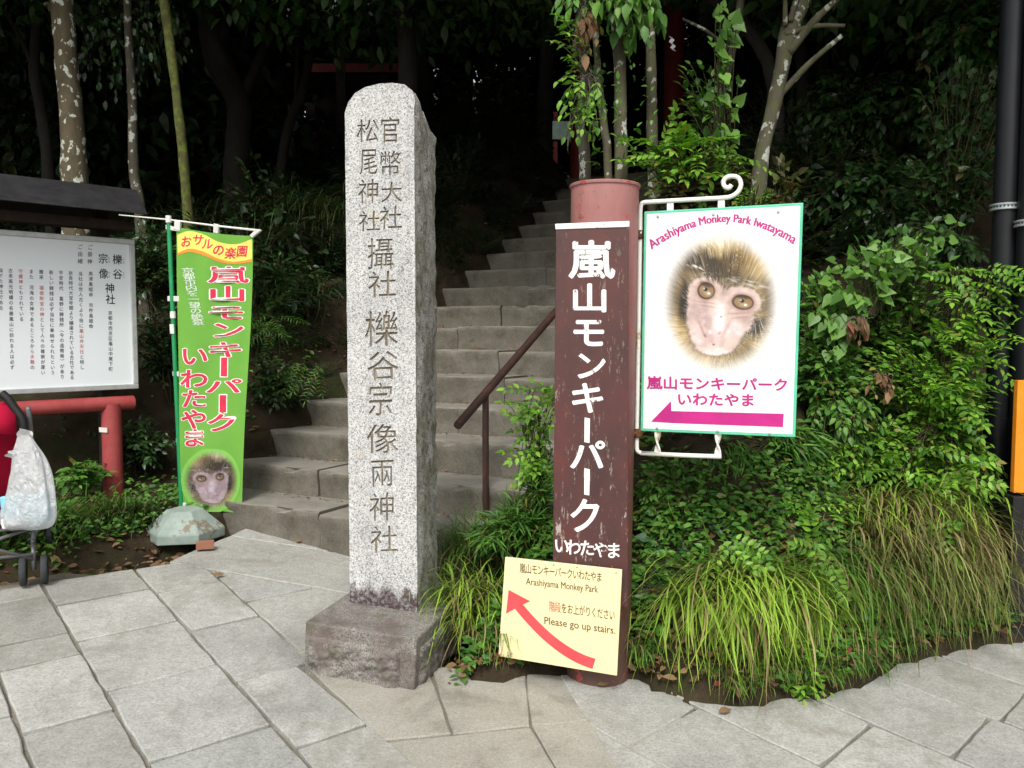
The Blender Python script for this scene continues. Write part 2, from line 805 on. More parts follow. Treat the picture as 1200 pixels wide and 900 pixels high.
MT['white_panel'] = whiteboard('white_panel', (.78, .78, .765))
MT['info_panel'] = whiteboard('cool_white_panel', (.80, .85, .87), .06)
MT['yellow_panel'] = whiteboard('pale_yellow_panel', (.80, .68, .38), .12)
MT['alu'] = plain('aluminium', (.56, .57, .56), .4, .5, .35, vs_=20)
MT['ink'] = plain('black_ink', (.016, .018, .026), .5, bump=0)
MT['ink_brown'] = plain('dark_brown_ink', (.085, .055, .025), .5, bump=0)
MT['ink_red'] = plain('soft_red_ink', (.58, .10, .12), .5, bump=0)
MT['magenta'] = plain('magenta_ink', (.50, .018, .21), .45, bump=0)
MT['arrow_red'] = plain('red_vinyl', (.78, .075, .085), .4, bump=0)
MT['mint'] = plain('mint_green_edge', (.12, .55, .34), .4, bump=0)
MT['banner_red'] = plain('banner_red', (.62, .025, .065), .7, bump=0)
MT['banner_white'] = plain('banner_white', (.80, .80, .74), .7, bump=0)
MT['banner_grey'] = plain('banner_pale_grey', (.55, .66, .52), .7, bump=0)
MT['banner_yellow'] = plain('banner_yellow', (.78, .66, .13), .7, bump=0)
MT['banner_orange'] = plain('banner_orange', (.72, .26, .03), .7, bump=0)


def fabric(name, c, trans=.25):
    m = M(name, .8, .15)
    f = m.ramp(m.noise(5, 4), [(.3, .9), (.7, 1.05)])
    k = m.mix(1.0, c, f, 'MULTIPLY')
    m.setc(k)
    m.bump(m.noise(14, 3), .12, .01)
    m.translucent(k, trans)
    return m.m


MT['banner_green'] = fabric('banner_green', (.19, .47, .075))
MT['tie'] = fabric('white_tape', (.75, .76, .72))
MT['green_pole'] = plain('green_plastic', (.012, .26, .085), .35, .5, bump=0)
MT['white_plastic'] = plain('white_plastic', (.74, .73, .66), .4, .5, bump=0)


def stand_mat():
    m = M('pale_green_paint', .7, .3)
    c = m.ramp(m.noise(9, 5, .7), [(.3, (.20, .255, .225)), (.7, (.31, .37, .33))])
    f = m.ramp(m.noise(6.5, 6, .75), [(.555, 0.0), (.575, 1.0)])
    c = m.mix(f, c, (.20, .17, .125))
    m.setc(c)
    m.bump(m.noise(30, 5, .7), .3, .005)
    return m.m


MT['stand'] = stand_mat()


def beam_mat():
    m = M('red_beam_paint', .45, .45)
    c = m.ramp(m.noise(7, 5, .7), [(.3, (.30, .04, .042)), (.7, (.40, .085, .08))])
    f = m.ramp(m.noise(50, 3, .8), [(.70, 0.0), (.73, .8)])
    c = m.mix(f, c, (.05, .025, .02))
    m.setc(c)
    return m.m


MT['red_beam'] = beam_mat()
MT['roof'] = plain('dark_sheet_roof', (.020, .019, .020), .55, .4, var=.35, vs_=14, bump=.3)
MT['dark_wood'] = plain('dark_wood', (.035, .025, .018), .8, .2, var=.3)
MT['black_pipe'] = plain('black_pvc', (.010, .011, .013), .42, .3, bump=0)
MT['steel'] = plain('galvanised_steel', (.38, .42, .42), .45, .5, .5, vs_=30)
MT['black_panel'] = plain('black_panel', (.014, .013, .013), .5, .4, var=.3)
MT['orange'] = plain('orange_poster', (.85, .26, .012), .5, bump=0)
MT['orange_yellow'] = plain('yellow_print', (.85, .50, .03), .5, bump=0)
MT['shrine_red'] = plain('shrine_vermilion', (.16, .02, .01), .6, .3, var=.15)
MT['shrine_roof'] = plain('grey_tile_roof', (.30, .31, .31), .7, .3, var=.2)
MT['pale_green'] = plain('pale_green_board', (.30, .42, .37), .6, bump=0)
MT['plaster'] = plain('plaster', (.5, .49, .45), .8)
MT['paper'] = plain('white_paper', (.8, .82, .84), .8, bump=0)
MT['tyre'] = plain('grey_rubber', (.045, .047, .05), .8, .2)
MT['grey_tube'] = plain('grey_metal_tube', (.17, .17, .18), .4, .5, .3)
MT['black_rubber'] = plain('black_foam', (.012, .012, .013), .6, .3)
MT['red_fabric'] = fabric('crimson_fabric', (.40, .006, .035), .1)
MT['carton_blue'] = plain('blue_carton', (.22, .55, .68), .5, bump=0)
MT['carton_pink'] = plain('white_carton', (.75, .68, .66), .5, bump=0)


def bag_mat():
    m = M('thin_white_plastic', .35, .5)
    m.col((.92, .93, .93))
    out = m.t.nodes['Material Output']
    tr = m.t.nodes.new('ShaderNodeBsdfTransparent')
    tl = m.t.nodes.new('ShaderNodeBsdfTranslucent')
    tl.inputs['Color'].default_value = (.8, .83, .85, 1)
    a = m.t.nodes.new('ShaderNodeMixShader')
    a.inputs[0].default_value = .4
    m.link(m.b.outputs[0], a.inputs[1])
    m.link(tl.outputs[0], a.inputs[2])
    b = m.t.nodes.new('ShaderNodeMixShader')
    b.inputs[0].default_value = .16
    m.link(a.outputs[0], b.inputs[1])
    m.link(tr.outputs[0], b.inputs[2])
    m.link(b.outputs[0], out.inputs['Surface'])
    m.bump(m.math('ADD', m.noise(26, 4, .7, dist=2.0), m.noise(9, 3, .6, stretch=(2.2, 2.2, .5))), 1.0, .02)
    return m.m


MT['bag'] = bag_mat()


def vcol_mat(name, rough=.45):
    m = M(name, rough, .4)
    m.setc(m.attr('print', 'Color'))
    return m.m


MT['photo'] = vcol_mat('printed_photo')
MT['photo_cloth'] = vcol_mat('printed_photo_cloth', .8)


def rock_mat():
    m = M('mossy_rock', .9, .2)
    c = m.ramp(m.noise(9, 6, .7), [(.3, (.028, .027, .022)), (.6, (.075, .072, .06)), (.8, (.12, .115, .095))])
    f = m.ramp(m.noise(6, 5, .7), [(.36, 0.0), (.55, .9)])
    c = m.mix(f, c, (.028, .045, .012))
    m.setc(c)
    m.bump(m.noise(25, 6, .75), .8, .02)
    return m.m


MT['rock'] = rock_mat()

# ------------------------------------------------------------------ GROUND: pavement, hillside
LPX = [(-900, 800), (-300, 735), (0, 690), (70, 674), (140, 661), (203, 655), (262, 630)]
RPX = [(500, 804), (560, 798), (640, 790), (735, 795), (790, 815), (870, 828), (985, 815), (1060, 776), (1120, 762), (1200, 750), (1330, 738)]
LED = np.array([onground(*p)[:2] for p in LPX])
RED = np.array([onground(*p)[:2] for p in RPX])


def sm(a, b, x):
    t = np.clip((x - a) / (b - a), 0, 1)
    return t * t * (3 - 2 * t)


def edge_y(x):
    x = np.asarray(x, float)
    yl = np.interp(x, LED[:, 0], LED[:, 1])
    yr = np.interp(x, RED[:, 0], RED[:, 1])
    return np.where(x < LED[-1, 0], yl, np.where(x > RED[0, 0], yr, (S0 + ST + .03 - SA[0] * x) / SA[1]))


SLAND = S0 + ST * NSTEP


def stair_line(s):
    """height of the line through the step nosings, levelling off at the landing, then rising again"""
    s = np.asarray(s, float)
    top = step_z(NSTEP)
    z = SH + SR * (s - S0) / ST
    return np.minimum(z, top) + np.where(s > SLAND + 5, (s - SLAND - 5) * .42, 0)


LSK = np.array(sorted(LLEFT))
LSV = np.array([LLEFT[k] for k in LSK])


def left_of(s):
    return np.interp((np.asarray(s) - S0) / ST, LSK, LSV)


def terr(X, Y):
    X = np.asarray(X, float)
    Y = np.asarray(Y, float)
    s = SA[0] * X + SA[1] * Y
    l = SB[0] * X + SB[1] * Y
    gg = g(np.clip(X, -6, 6), np.clip(Y, -6, 7))
    d = np.maximum(0, Y - edge_y(X))
    line = stair_line(s)
    ll = left_of(s)
    land = sm(SLAND + .1, SLAND + .8, s)
    bankL = sm(0, .45, ll - l) * .45 * (1 - land)
    bankR = sm(0, .4, l - LR) * .32 * (1 - land)
    # left garden is flat at first, right bed rises at once
    d0 = .15 + 1.4 * (1 - sm(-2.25, -1.5, X))        # the garden under the notice board is level
    left = np.minimum(line + bankL, gg + .014 + 1.0 * np.maximum(0, d - d0) * sm(d0, d0 + .8, d))
    right = np.minimum(line + bankR, gg + .02 + 1.15 * d)
    st = line - .24
    z = np.where(l < ll, left, np.where(l > LR, right, np.where(s > SLAND + .1, line - .005, np.minimum(st, np.maximum(gg - .1, st)))))
    # soft joins at the two sides of the flight (below the steps' ends)
    z = np.where(d <= 0, gg - .06, np.maximum(z, gg - .1))
    return z


def terr1(x, y):
    return float(terr(np.array([x]), np.array([y]))[0])


def build_hillside():
    xs = np.concatenate([np.linspace(-45, -7, 30)[:-1], np.arange(-7, 7, .085), np.linspace(7, 45, 30)])
    ys = np.concatenate([np.arange(2.6, 10, .085), np.linspace(10, 60, 60)])
    X, Y = np.meshgrid(xs, ys)
    Z = terr(X, Y)
    d = np.maximum(0, Y - edge_y(X))
    s = SA[0] * X + SA[1] * Y
    l = SB[0] * X + SB[1] * Y
    amp = np.where(d > 0.05, .05, 0) * np.where((l > left_of(s) - .05) & (l < LR + .05), .15, 1)
    N = np.array([[nz((x, y, 0), 3.2, 4) for x in xs] for y in ys])
    Z = Z + N * amp
    nx, ny = len(xs), len(ys)
    V = np.stack([X.ravel(), Y.ravel(), Z.ravel()], 1)
    idx = np.arange(nx * ny).reshape(ny, nx)
    F = np.stack([idx[:-1, :-1].ravel(), idx[:-1, 1:].ravel(), idx[1:, 1:].ravel(), idx[1:, :-1].ravel()], 1)
    o = obj('hillside', V, F, MT['soil'], smooth=True)
    o['kind'] = 'structure'
    # the far forest floor beyond the slope, reaching the horizon
    return o


build_hillside()


def gpt(x, y, h=0.0):
    return V3(x, y, g(x, y) + h)


# ground sheet under the slabs (mortar bed), out to the horizon on the street side
def build_ground():
    xs = np.concatenate([[-200, -60, -20], np.arange(-7, 7.01, .35), [20, 60, 200]])
    ys = np.concatenate([[-200, -60, -20], np.arange(-6, 6.3, .35)])
    X, Y = np.meshgrid(xs, ys)
    Z = g(np.clip(X, -7, 7), np.clip(Y, -6, 7)) - .018
    Z = np.where(Y > edge_y(X) + .12, Z - .25, Z)
    nx, ny = len(xs), len(ys)
    V = np.stack([X.ravel(), Y.ravel(), Z.ravel()], 1)
    idx = np.arange(nx * ny).reshape(ny, nx)
    F = np.stack([idx[:-1, :-1].ravel(), idx[:-1, 1:].ravel(), idx[1:, 1:].ravel(), idx[1:, :-1].ravel()], 1)
    o = obj('ground', V, F, MT['mortar'], smooth=True)
    o['kind'] = 'structure'


build_ground()


def clip(poly, p, n):
    """keep the side of the line through p where dot(x-p,n) >= 0"""
    out = []
    m = len(poly)
    for i in range(m):
        a, b = poly[i], poly[(i + 1) % m]
        da, db = np.dot(a - p, n), np.dot(b - p, n)
        if da >= 0:
            out.append(a)
        if da * db < 0:
            out.append(a + (b - a) * da / (da - db))
    return out


def inset(poly, dd):
    """shrink a convex polygon by dd and round its corners a little"""
    P = list(poly)
    c = np.mean(P, 0)
    for i in range(len(poly)):
        a, b = poly[i], poly[(i + 1) % len(poly)]
        e = b - a
        L = np.linalg.norm(e)
        if L < 1e-5:
            continue
        n = np.array([-e[1], e[0]]) / L
        if np.dot(c - a, n) < 0:
            n = -n
        P = clip(P, a + n * dd, n)
        if len(P) < 3:
            return None
    return P


SLABS = MB()


def slab(poly, mb=None, th=.016, gap=.0055, h=0.0):
    mb = mb or SLABS
    poly = [np.asarray(p, float)[:2] for p in poly]
    area = sum(poly[i][0] * poly[(i + 1) % len(poly)][1] - poly[(i + 1) % len(poly)][0] * poly[i][1] for i in range(len(poly)))
    if abs(area) < .006:
        return
    if area < 0:
        poly = poly[::-1]
    P0 = inset(poly, gap)
    if P0 is None or len(P0) < 3:
        return
    # wavy hand-cut edge
    ring = []
    for i in range(len(P0)):
        a, b = P0[i], P0[(i + 1) % len(P0)]
        k = max(1, int(np.linalg.norm(b - a) / .07))
        for j in range(k):
            q = a + (b - a) * j / k
            if j:
                q = q + rng.normal(0, .0018, 2)
            else:
                q = q + (np.mean(P0, 0) - q) * .012
            ring.append(q)
    P1 = [q + (np.mean(P0, 0) - q) / max(.05, np.linalg.norm(np.mean(P0, 0) - q)) * .005 for q in ring]
    dh = rng.normal(0, .0018) + h
    n = len(ring)
    V = [gpt(*q, -.02) for q in ring] + [gpt(*q, dh - .004) for q in ring] + [gpt(*q, dh) for q in P1]
    F = [(i, (i + 1) % n, n + (i + 1) % n, n + i) for i in range(n)] + [(n + i, n + (i + 1) % n, 2 * n + (i + 1) % n, 2 * n + i) for i in range(n)] + [tuple(range(2 * n, 3 * n))]
    mb.add(V, F)


def G2(x, y):
    return onground(x, y)[:2]


# zone borders on the ground: stair-front strip / left field / right street / patched concrete
A1, A2 = G2(200, 659), G2(392, 692)
nS = np.array([-(A2 - A1)[1], (A2 - A1)[0]])
nS /= np.linalg.norm(nS)                                     # points towards the stairs
B1, B2 = G2(346, 778), G2(500, 905)
nB = np.array([(B2 - B1)[1], -(B2 - B1)[0]])
nB /= np.linalg.norm(nB)
if np.dot(G2(100, 800) - B1, nB) < 0:
    nB = -nB                                                 # points to the left field
UA, UB = np.array([.776, .63]), np.array([-.63, .776])       # left field: across, along
jl = [((0, 785), (35, 900)), ((55, 695), (175, 895)), ((160, 670), (345, 875)), ((250, 675), (350, 757))]
jp = [float(np.mean([UA @ G2(*a), UA @ G2(*b)])) for a, b in jl]


def cross(*pts):
    return [float(np.mean([UB @ G2(*a), UB @ G2(*b)])) for a, b in pts]


cr = {0: cross(((0, 755), (82, 741)), ((0, 785), (97, 765)), ((30, 855), (132, 832)), ((0, 705), (55, 697))),
      1: cross(((75, 704), (175, 692)), ((105, 747), (202, 727)), ((137, 805), (255, 777)), ((180, 887), (315, 852))),
      2: cross(((190, 695), (250, 680)), ((227, 737), (302, 722)), ((282, 795), (350, 780)), ((345, 877), (440, 845))),
      -1: cross(((0, 840), (20, 836)))}
cols = [jp[0] - 1.35, jp[0] - .9, jp[0] - .45] + jp + [jp[3] + .42, jp[3] + .84, jp[3] + 1.3]
for ci in range(len(cols) - 1):
    key = ci - 3
    qs = sorted(cr.get(key, []))
    if not qs:
        qs = [2.0 + rng.uniform(-.2, .2)]
    while qs[0] > -7:
        qs.insert(0, qs[0] - rng.uniform(.36, .62))
    while qs[-1] < 8:
        qs.append(qs[-1] + rng.uniform(.36, .62))
    for q0, q1 in zip(qs[:-1], qs[1:]):
        P = [UA * cols[ci] + UB * q0, UA * cols[ci + 1] + UB * q0, UA * cols[ci + 1] + UB * q1, UA * cols[ci] + UB * q1]
        if (UB @ np.mean(P, 0)) < UB @ B1 + .12:
            P = clip(P, B1, nB)
        if len(P) > 2:
            P = clip(P, A1, -nS)
        # garden edge on the left
        for a, b in ((LED[5], LED[4]), (LED[4], LED[3]), (LED[3], LED[2]), (LED[2], LED[1])):
            if len(P) > 2:
                e = a - b
                P = clip(P, b, np.array([e[1], -e[0]]) / np.linalg.norm(e))
        if len(P) > 2:
            slab(P)
# more of the left field further left and behind the camera
# stair-front strip: rows parallel to the steps
E1 = (A2 - A1) / np.linalg.norm(A2 - A1)
C1 = G2(272, 625)
dC = float(np.dot(C1 - A1, nS))
rows = [0, dC * .93, dC + .28]
for r0, r1, cuts in ((rows[0], rows[1], (-.10, 1.10, 2.1)), (rows[1], rows[2], (-.2, .72, 1.6, 2.3))):
    for c0, c1 in zip(cuts[:-1], cuts[1:]):
        P = [A1 + E1 * c0 + nS * r0, A1 + E1 * c1 + nS * r0, A1 + E1 * c1 + nS * r1, A1 + E1 * c0 + nS * r1]
        e = LED[6] - LED[5]
        P = clip(P, LED[5], np.array([e[1], -e[0]]) / np.linalg.norm(e))
        if len(P) > 2:
            slab(P, gap=.004)
# right street
D1, D2 = G2(815, 827), G2(925, 880)
UR = (D2 - D1) / np.linalg.norm(D2 - D1)                     # down the street joints
UC = np.array([-UR[1], UR[0]])
if UC[0] < 0:
    UC = -UC
RX = [G2(*p) for p in RPX]
cut = G2(672, 868)
off0 = float(UC @ D1)
for ci in range(-3, 14):
    c0 = off0 + (ci - 0) * .40
    c1 = c0 + .40
    q = -3.0 + rng.uniform(0, .5)
    while q < 6.5:
        L = rng.uniform(.42, .75)
        P = [UC * c0 + UR * q, UC * c1 + UR * q, UC * c1 + UR * (q + L), UC * c0 + UR * (q + L)]
        q += L
        P = clip(P, G2(672, 818), UC * .86 + UR * .5)        # beyond the patched concrete
        if len(P) > 2 and max(p[1] for p in P) > -2:
            slab(P, gap=.005)
o = SLABS.obj('pavement', MT['paving'])
o['kind'] = 'structure'
# patched concrete between the plinth and the street: broad cracked bays
CB = MB()
for poly in ([(300, 690), (430, 690), (430, 765), (352, 775)], [(352, 772), (420, 760), (505, 790), (530, 858), (448, 866)], [(505, 780), (615, 775), (622, 848), (530, 858)],
             [(615, 775), (745, 780), (735, 838), (622, 848)], [(745, 780), (820, 800), (800, 838), (735, 838)],
             [(448, 866), (530, 858), (622, 848), (672, 930), (540, 960), (505, 925)], [(622, 848), (735, 838), (800, 838), (840, 900), (672, 930)]):
    slab([G2(*p) for p in poly], CB, gap=.002, h=-.007)
o = CB.obj('concrete_path', MT['concrete'])
o['kind'] = 'structure'

# ------------------------------------------------------------------ STONE STAIRS
stairs = thing('stone_staircase', 'worn grey stone steps climbing into the dark wood behind the carved pillar', 'staircase', [*sxy(S0 + ST, 0), .4])


def build_step(k):
    l0 = LLEFT[k] - .28
    l1 = LR + .22
    cut = l0 + (l1 - l0) * rng.uniform(.3, .75)
    step_block(k, l0, cut - .004)
    step_block(k, cut + .004, l1)


def step_block(k, l0, l1):
    s = S0 + ST * k + rng.normal(0, .006)
    z = step_z(k) + rng.normal(0, .004)
    n = max(8, int((l1 - l0) / .055))
    ls = np.linspace(l0, l1, n)
    prof = [(.004, -SR - .05), (.010, -SR * .7), (.003, -SR * .35), (-.004, -.03), (-.004, -.008), (.002, -.0012), (.012, 0.0), (ST * .5, .0), (ST + .06, -.002)]
    V = []
    for i, l in enumerate(ls):
        for j, (ds, dz) in enumerate(prof):
            j1 = nz((l * 5, k * 3.7, j * .8), 1.0, 4)
            j2 = nz((l * 1.3, k * 9.1 + 40, 3), 1.0, 2)
            amp = (.010 if j < 3 else .004) if j < 6 else 0.0
            chip = 0
            if j in (4, 5):
                chip = max(0, nz((l * 9, k * 5.3, 7), 1.0, 3) - .18) * .05
            p = sxy(s + ds + j1 * amp + j2 * .012 + chip, l)
            V.append((p[0], p[1], z + dz + j2 * .006 + (nz((l * 3, k * 4.4, 9), 1, 2) * .005 if j >= 5 else 0) - chip * .5))
    m = len(prof)
    F = [(i * m + j, (i + 1) * m + j, (i + 1) * m + j + 1, i * m + j + 1) for i in range(n - 1) for j in range(m - 1)]
    F += [tuple(range(m)), tuple((n - 1) * m + j for j in range(m - 1, -1, -1))]
    obj('step_block', V, F, MT['step'], stairs, autos=50)


for k in range(1, NSTEP + 1):
    build_step(k)

# ------------------------------------------------------------------ CARVED STONE PILLAR
PA = R(15)
pe = V3(math.cos(PA), -math.sin(PA), 0)           # along the front, to the right (and nearer)
pn = V3(-math.sin(PA), -math.cos(PA), 0)          # front normal
pl_c = onground(487, 808)                          # front right bottom corner of the plinth
PLW, PLH, PLD = .44, .215, .62
base_z = pl_c[2] - .03
pc = pl_c - pe * PLW / 2 - pn * PLD / 2
pillar = thing('stone_pillar', 'tall pale granite pillar with carved vertical characters on a stained plinth', 'stone pillar', [pc[0], pc[1], base_z])
roll = R(3.0)                                      # the plinth follows the fall of the ground
er = pe * math.cos(roll) - V3(0, 0, 1) * math.sin(roll)
ez = V3(0, 0, 1) * math.cos(roll) + pe * math.sin(roll)
MBp = MB()
pcz = pc.copy()
pcz[2] = base_z + PLH / 2 + .012
V, F = obox(pcz, er, -pn, ez, PLW, PLD, PLH)
MBp.add(V, F)
pbase = MBp.obj('plinth', MT['plinth'], pillar)
bevel(pbase, .008, 2)


def rough_panel(c, ex, ey, n, wx, wy, bul, seed, nx=44, ny=26):
    V, F = [], []
    for j in range(ny + 1):
        for i in range(nx + 1):
            u, v = i / nx * 2 - 1, j / ny * 2 - 1
            ed = min(1, (1 - abs(u)) * 16) * min(1, (1 - abs(v)) * 9)
            q = c + ex * u * wx / 2 + ey * v * wy / 2
            h = ed * (bul + .016 * nz(q + seed, 14, 4) + .010 * nz(q + seed, 45, 3)) - .002
            V.append(q + n * h + ex * .004 * nz(q + seed, 30, 2))
    F = [(j * (nx + 1) + i, j * (nx + 1) + i + 1, (j + 1) * (nx + 1) + i + 1, (j + 1) * (nx + 1) + i) for j in range(ny) for i in range(nx)]
    return V, F


mb = MB()
fc = pcz + pn * PLD / 2 - er * .02 - ez * .022
mb.add(*rough_panel(fc, er, ez, pn, PLW - .075, PLH - .055, .017, 3.0))
fr = pcz + er * PLW / 2 - ez * .02
mb.add(*rough_panel(fr, -pn, ez, er, PLD - .07, PLH - .055, .013, 9.0))
mb.obj('rough_face', MT['plinth'], pbase, smooth=True)

# the shaft
shp = Plane(onplane(488, 706, pcz + pn * (PLD / 2 - .25), pn), pn)
Lb, Rb, Lt, Rt = shp.one(410, 700), shp.one(489, 709), shp.one(404, 122), shp.one(485, 110)
z0 = base_z + PLH - .01
SD = .225
xc = lambda P: float((P - pc) @ pe)


def sp(x, z, d=0.0):
    """shaft coordinates: x along front, z up, d behind the front face"""
    q = pc + pe * x - pn * d
    dd = np.dot(shp.P - pc, pn)
    q = q + pn * dd
    return V3(q[0], q[1], z)


xl0, xr0, xl1, xr1 = xc(Lb), xc(Rb), xc(Lt), xc(Rt)
zt = Rt[2]


def xedge(z, side):
    t = (z - z0) / (zt - z0)
    return (xl0 + (xl1 - xl0) * t) if side < 0 else (xr0 + (xr1 - xr0) * t)


# front outline: left edge up, arched top, right edge down
topc = [(404, 132), (408, 120), (416, 109), (428, 102), (444, 98), (460, 97), (474, 99), (483, 106), (486.5, 118)]
out2 = []
zl = np.linspace(z0, shp.one(404, 132)[2], 60)
for z in zl:
    out2.append((xedge(z, -1) + .0022 * nz((z * 18, 1, 0)), z))
for px_ in topc:
    P = shp.one(*px_)
    out2.append((xc(P), P[2]))
zr = np.linspace(shp.one(486.5, 125)[2], z0, 60)
for z in zr:
    out2.append((xedge(z, 1) + .003 * nz((z * 16, 5, 0)), z))
out2 = np.array(out2)


def char_loops(c):
    """outlines of one character as closed polylines in em units"""
    cu = bpy.data.curves.new('carving', 'FONT')
    cu.body = c
    cu.size = 1
    cu.fill_mode = 'NONE'
    cu.resolution_u = 3
    cu.offset = .009
    o_ = bpy.data.objects.new('carving', cu)
    COL.objects.link(o_)
    dg = bpy.context.evaluated_depsgraph_get()
    dg.update()
    me = bpy.data.meshes.new_from_object(o_.evaluated_get(dg))
    V = np.array([v.co[:2] for v in me.vertices])
    nxt = {}
    for e in me.edges:
        a, b = e.vertices
        nxt.setdefault(a, []).append(b)
        nxt.setdefault(b, []).append(a)
    seen, loops = set(), []
    for a in nxt:
        if a in seen:
            continue
        lp, cur, prev = [a], a, None
        seen.add(a)
        while True:
            nb = [x for x in nxt[cur] if x != prev and x not in seen]
            if not nb:
                break
            prev, cur = cur, nb[0]
            seen.add(cur)
            lp.append(cur)
        if len(lp) > 2:
            loops.append(V[lp])
    bpy.data.objects.remove(o_)
    bpy.data.curves.remove(cu)
    bpy.data.meshes.remove(me)
    return loops


carv = [('官', 457, 152, 25, 33), ('幣', 457, 191, 27, 31), ('大', 459, 225, 27, 26), ('社', 458, 255, 28, 29),
        ('松', 431, 153, 28, 29), ('尾', 432, 189, 22, 34), ('神', 432, 224, 26, 31), ('社', 433, 259, 27, 26),
        ('攝', 446, 297, 33, 40), ('社', 448, 333, 35, 33), ('櫟', 447, 385, 41, 45), ('谷', 449, 428, 40, 37), ('宗', 446, 468, 31, 42),
        ('像', 448, 514, 40, 37), ('兩', 448, 554, 30, 36), ('神', 448, 594, 32, 36), ('社', 450, 632, 34, 34)]
cu = bpy.data.curves.new('carved_face', 'CURVE')
cu.dimensions = '2D'
cu.fill_mode = 'BOTH'
cu.extrude = .0035


def add_loop(P):
    s_ = cu.splines.new('POLY')
    s_.points.add(len(P) - 1)
    s_.points.foreach_set('co', np.concatenate([P, np.zeros((len(P), 1)), np.ones((len(P), 1))], 1).ravel().astype(np.float32))
    s_.use_cyclic_u = True


# subdivide the front outline in a flat frame, then cut the characters into it
add_loop(out2)
for c, cx, cy_, w_, h_ in carv:
    for L in char_loops(c):
        q = (L - np.array([.5, .38])) * np.array([w_, -h_])
        q = q + np.stack([-q[:, 1] * .0 , q[:, 0] * -.04], 1)                 # brush slant
        q[:, 0] += .8 * np.sin(q[:, 1] * .35 + cx) * .4
        q = q + np.array([cx, cy_])
        P3 = shp(q)
        add_loop(np.stack([(P3 - pc) @ pe, P3[:, 2]], 1))
oc_ = bpy.data.objects.new('carved_face', cu)
COL.objects.link(oc_)
dg = bpy.context.evaluated_depsgraph_get()
dg.update()
mc = bpy.data.meshes.new_from_object(oc_.evaluated_get(dg))
Vc = np.array([v.co[:] for v in mc.vertices])
Fc = [tuple(p.vertices) for p in mc.polygons]
bpy.data.objects.remove(oc_)
bpy.data.curves.remove(cu)
bpy.data.meshes.remove(mc)
W3 = np.array([sp(x, z, -t + .0035) for x, z, t in Vc])
front = obj('carved_face', W3, Fc, MT['granite'], pillar)
# groove floor right behind the carved face
gv = [sp(x * .985 + (xl0 + xr0) / 2 * .015, z0 + (z - z0) * .995, .0072) for x, z in out2]
# shaft body: rings going back from the front outline, rough dressed sides, hipped top
rings = [.0072, .012, .03, .06, .09, .12, .15, SD]
V, F = [], []
no = len(out2)
cx_ = (xl0 + xr0) / 2
for ri, d in enumerate(rings):
    t = d / SD
    for i, (x, z) in enumerate(out2):
        top = sm(zt - .12, zt + .03, z)
        zz = z - top * (.085 * t ** 1.4)
        xx = x + (cx_ - x) * top * .25 * t
        j = nz((x * 9 + d * 25, z * 14, d * 22), 1.0, 4) * .011 if ri > 1 else 0
        sgn = np.sign(x - cx_)
        V.append(sp(xx + sgn * j + (sgn * .003 if 1 < ri < 7 else 0), zz + (j * .8 if top > .3 else 0), d))
for ri in range(len(rings) - 1):
    for i in range(no - 1):
        F.append((ri * no + i, (ri + 1) * no + i, (ri + 1) * no + i + 1, ri * no + i + 1))
F.append(tuple((len(rings) - 1) * no + i for i in range(no)))
obj('shaft', V, F, MT['granite_side'], pillar, autos=40)
obj('groove_floor', gv, [tuple(range(len(gv)))], MT['groove'], front)

# ------------------------------------------------------------------ RED SIGNPOST WITH BROWN BOARD
post_b = onground(699, 803)
pY = post_b[1] + .118
pb = at(699, 795, pY)
pt = at(709, 217, pY)
pb[2] = g(pb[0], pb[1]) - .05
post = thing('signpost', 'thick faded red round post carrying a tall brown board with white characters', 'signpost', pb)
ax = (pt - pb) / np.linalg.norm(pt - pb)
Hh = np.linalg.norm(pt - pb)
rad = .1255
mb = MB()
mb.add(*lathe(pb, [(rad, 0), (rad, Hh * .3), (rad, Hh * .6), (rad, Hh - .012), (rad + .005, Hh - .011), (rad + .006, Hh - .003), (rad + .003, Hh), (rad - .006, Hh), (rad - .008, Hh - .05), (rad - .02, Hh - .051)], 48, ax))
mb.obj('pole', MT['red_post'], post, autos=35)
by = R(7)
bn = V3(-math.sin(by), -math.cos(by), 0)
bplane = Plane(pb + V3(0, -rad - .028, 0), bn + V3(0, 0, .012))


def board_solid(fn, quad, th, mb=None):
    q = np.array(quad, float)
    return box8(np.concatenate([fn(q, 0.0), fn(q, -th)]))


mb = MB()
mb.add(*board_solid(bplane, [(647.5, 700), (735.5, 712), (737, 263), (651.5, 266)], .03))
bb = mb.obj('name_board', MT['board'], post)
bevel(bb, .002, 2)
mb = MB()
mb.add(*board_solid(lambda q, o_: bplane(q, o_ + .004), [(651, 269), (737.5, 266), (737.7, 259), (650.5, 262.5)], .04))
bevel(mb.obj('cap_strip', MT['chip_white'], post), .002, 2)
pr = Print(bplane)
for c, x, y, w_, h_ in [('嵐', 693, 304, 55, 47), ('山', 691, 349, 47, 36), ('モ', 689.5, 389, 43, 40), ('ン', 692, 428, 40, 37), ('キ', 688.5, 466, 44, 40),
                        ('パ', 688, 533.5, 44, 38), ('ク', 686, 604, 42, 44)]:
    pr.ch(c, x, y, w_, h_, off=.0012, bold=.028)
for x, y, h_ in ((688.2, 504, 15), (688, 564.5, 16)):
    pr.poly([(x - 3.2, y - h_), (x + 3.2, y - h_ + 1.5), (x + 2.6, y + h_), (x - 3.4, y + h_ - 1)], .0012)
for c, x, y in [('い', 658, 639), ('わ', 672, 641), ('た', 688, 642), ('や', 704, 644), ('ま', 719, 645)]:
    pr.ch(c, x, y, 19, 20, off=.0012, bold=.025)
pr.obj('lettering', MT['chip_white'], bb)

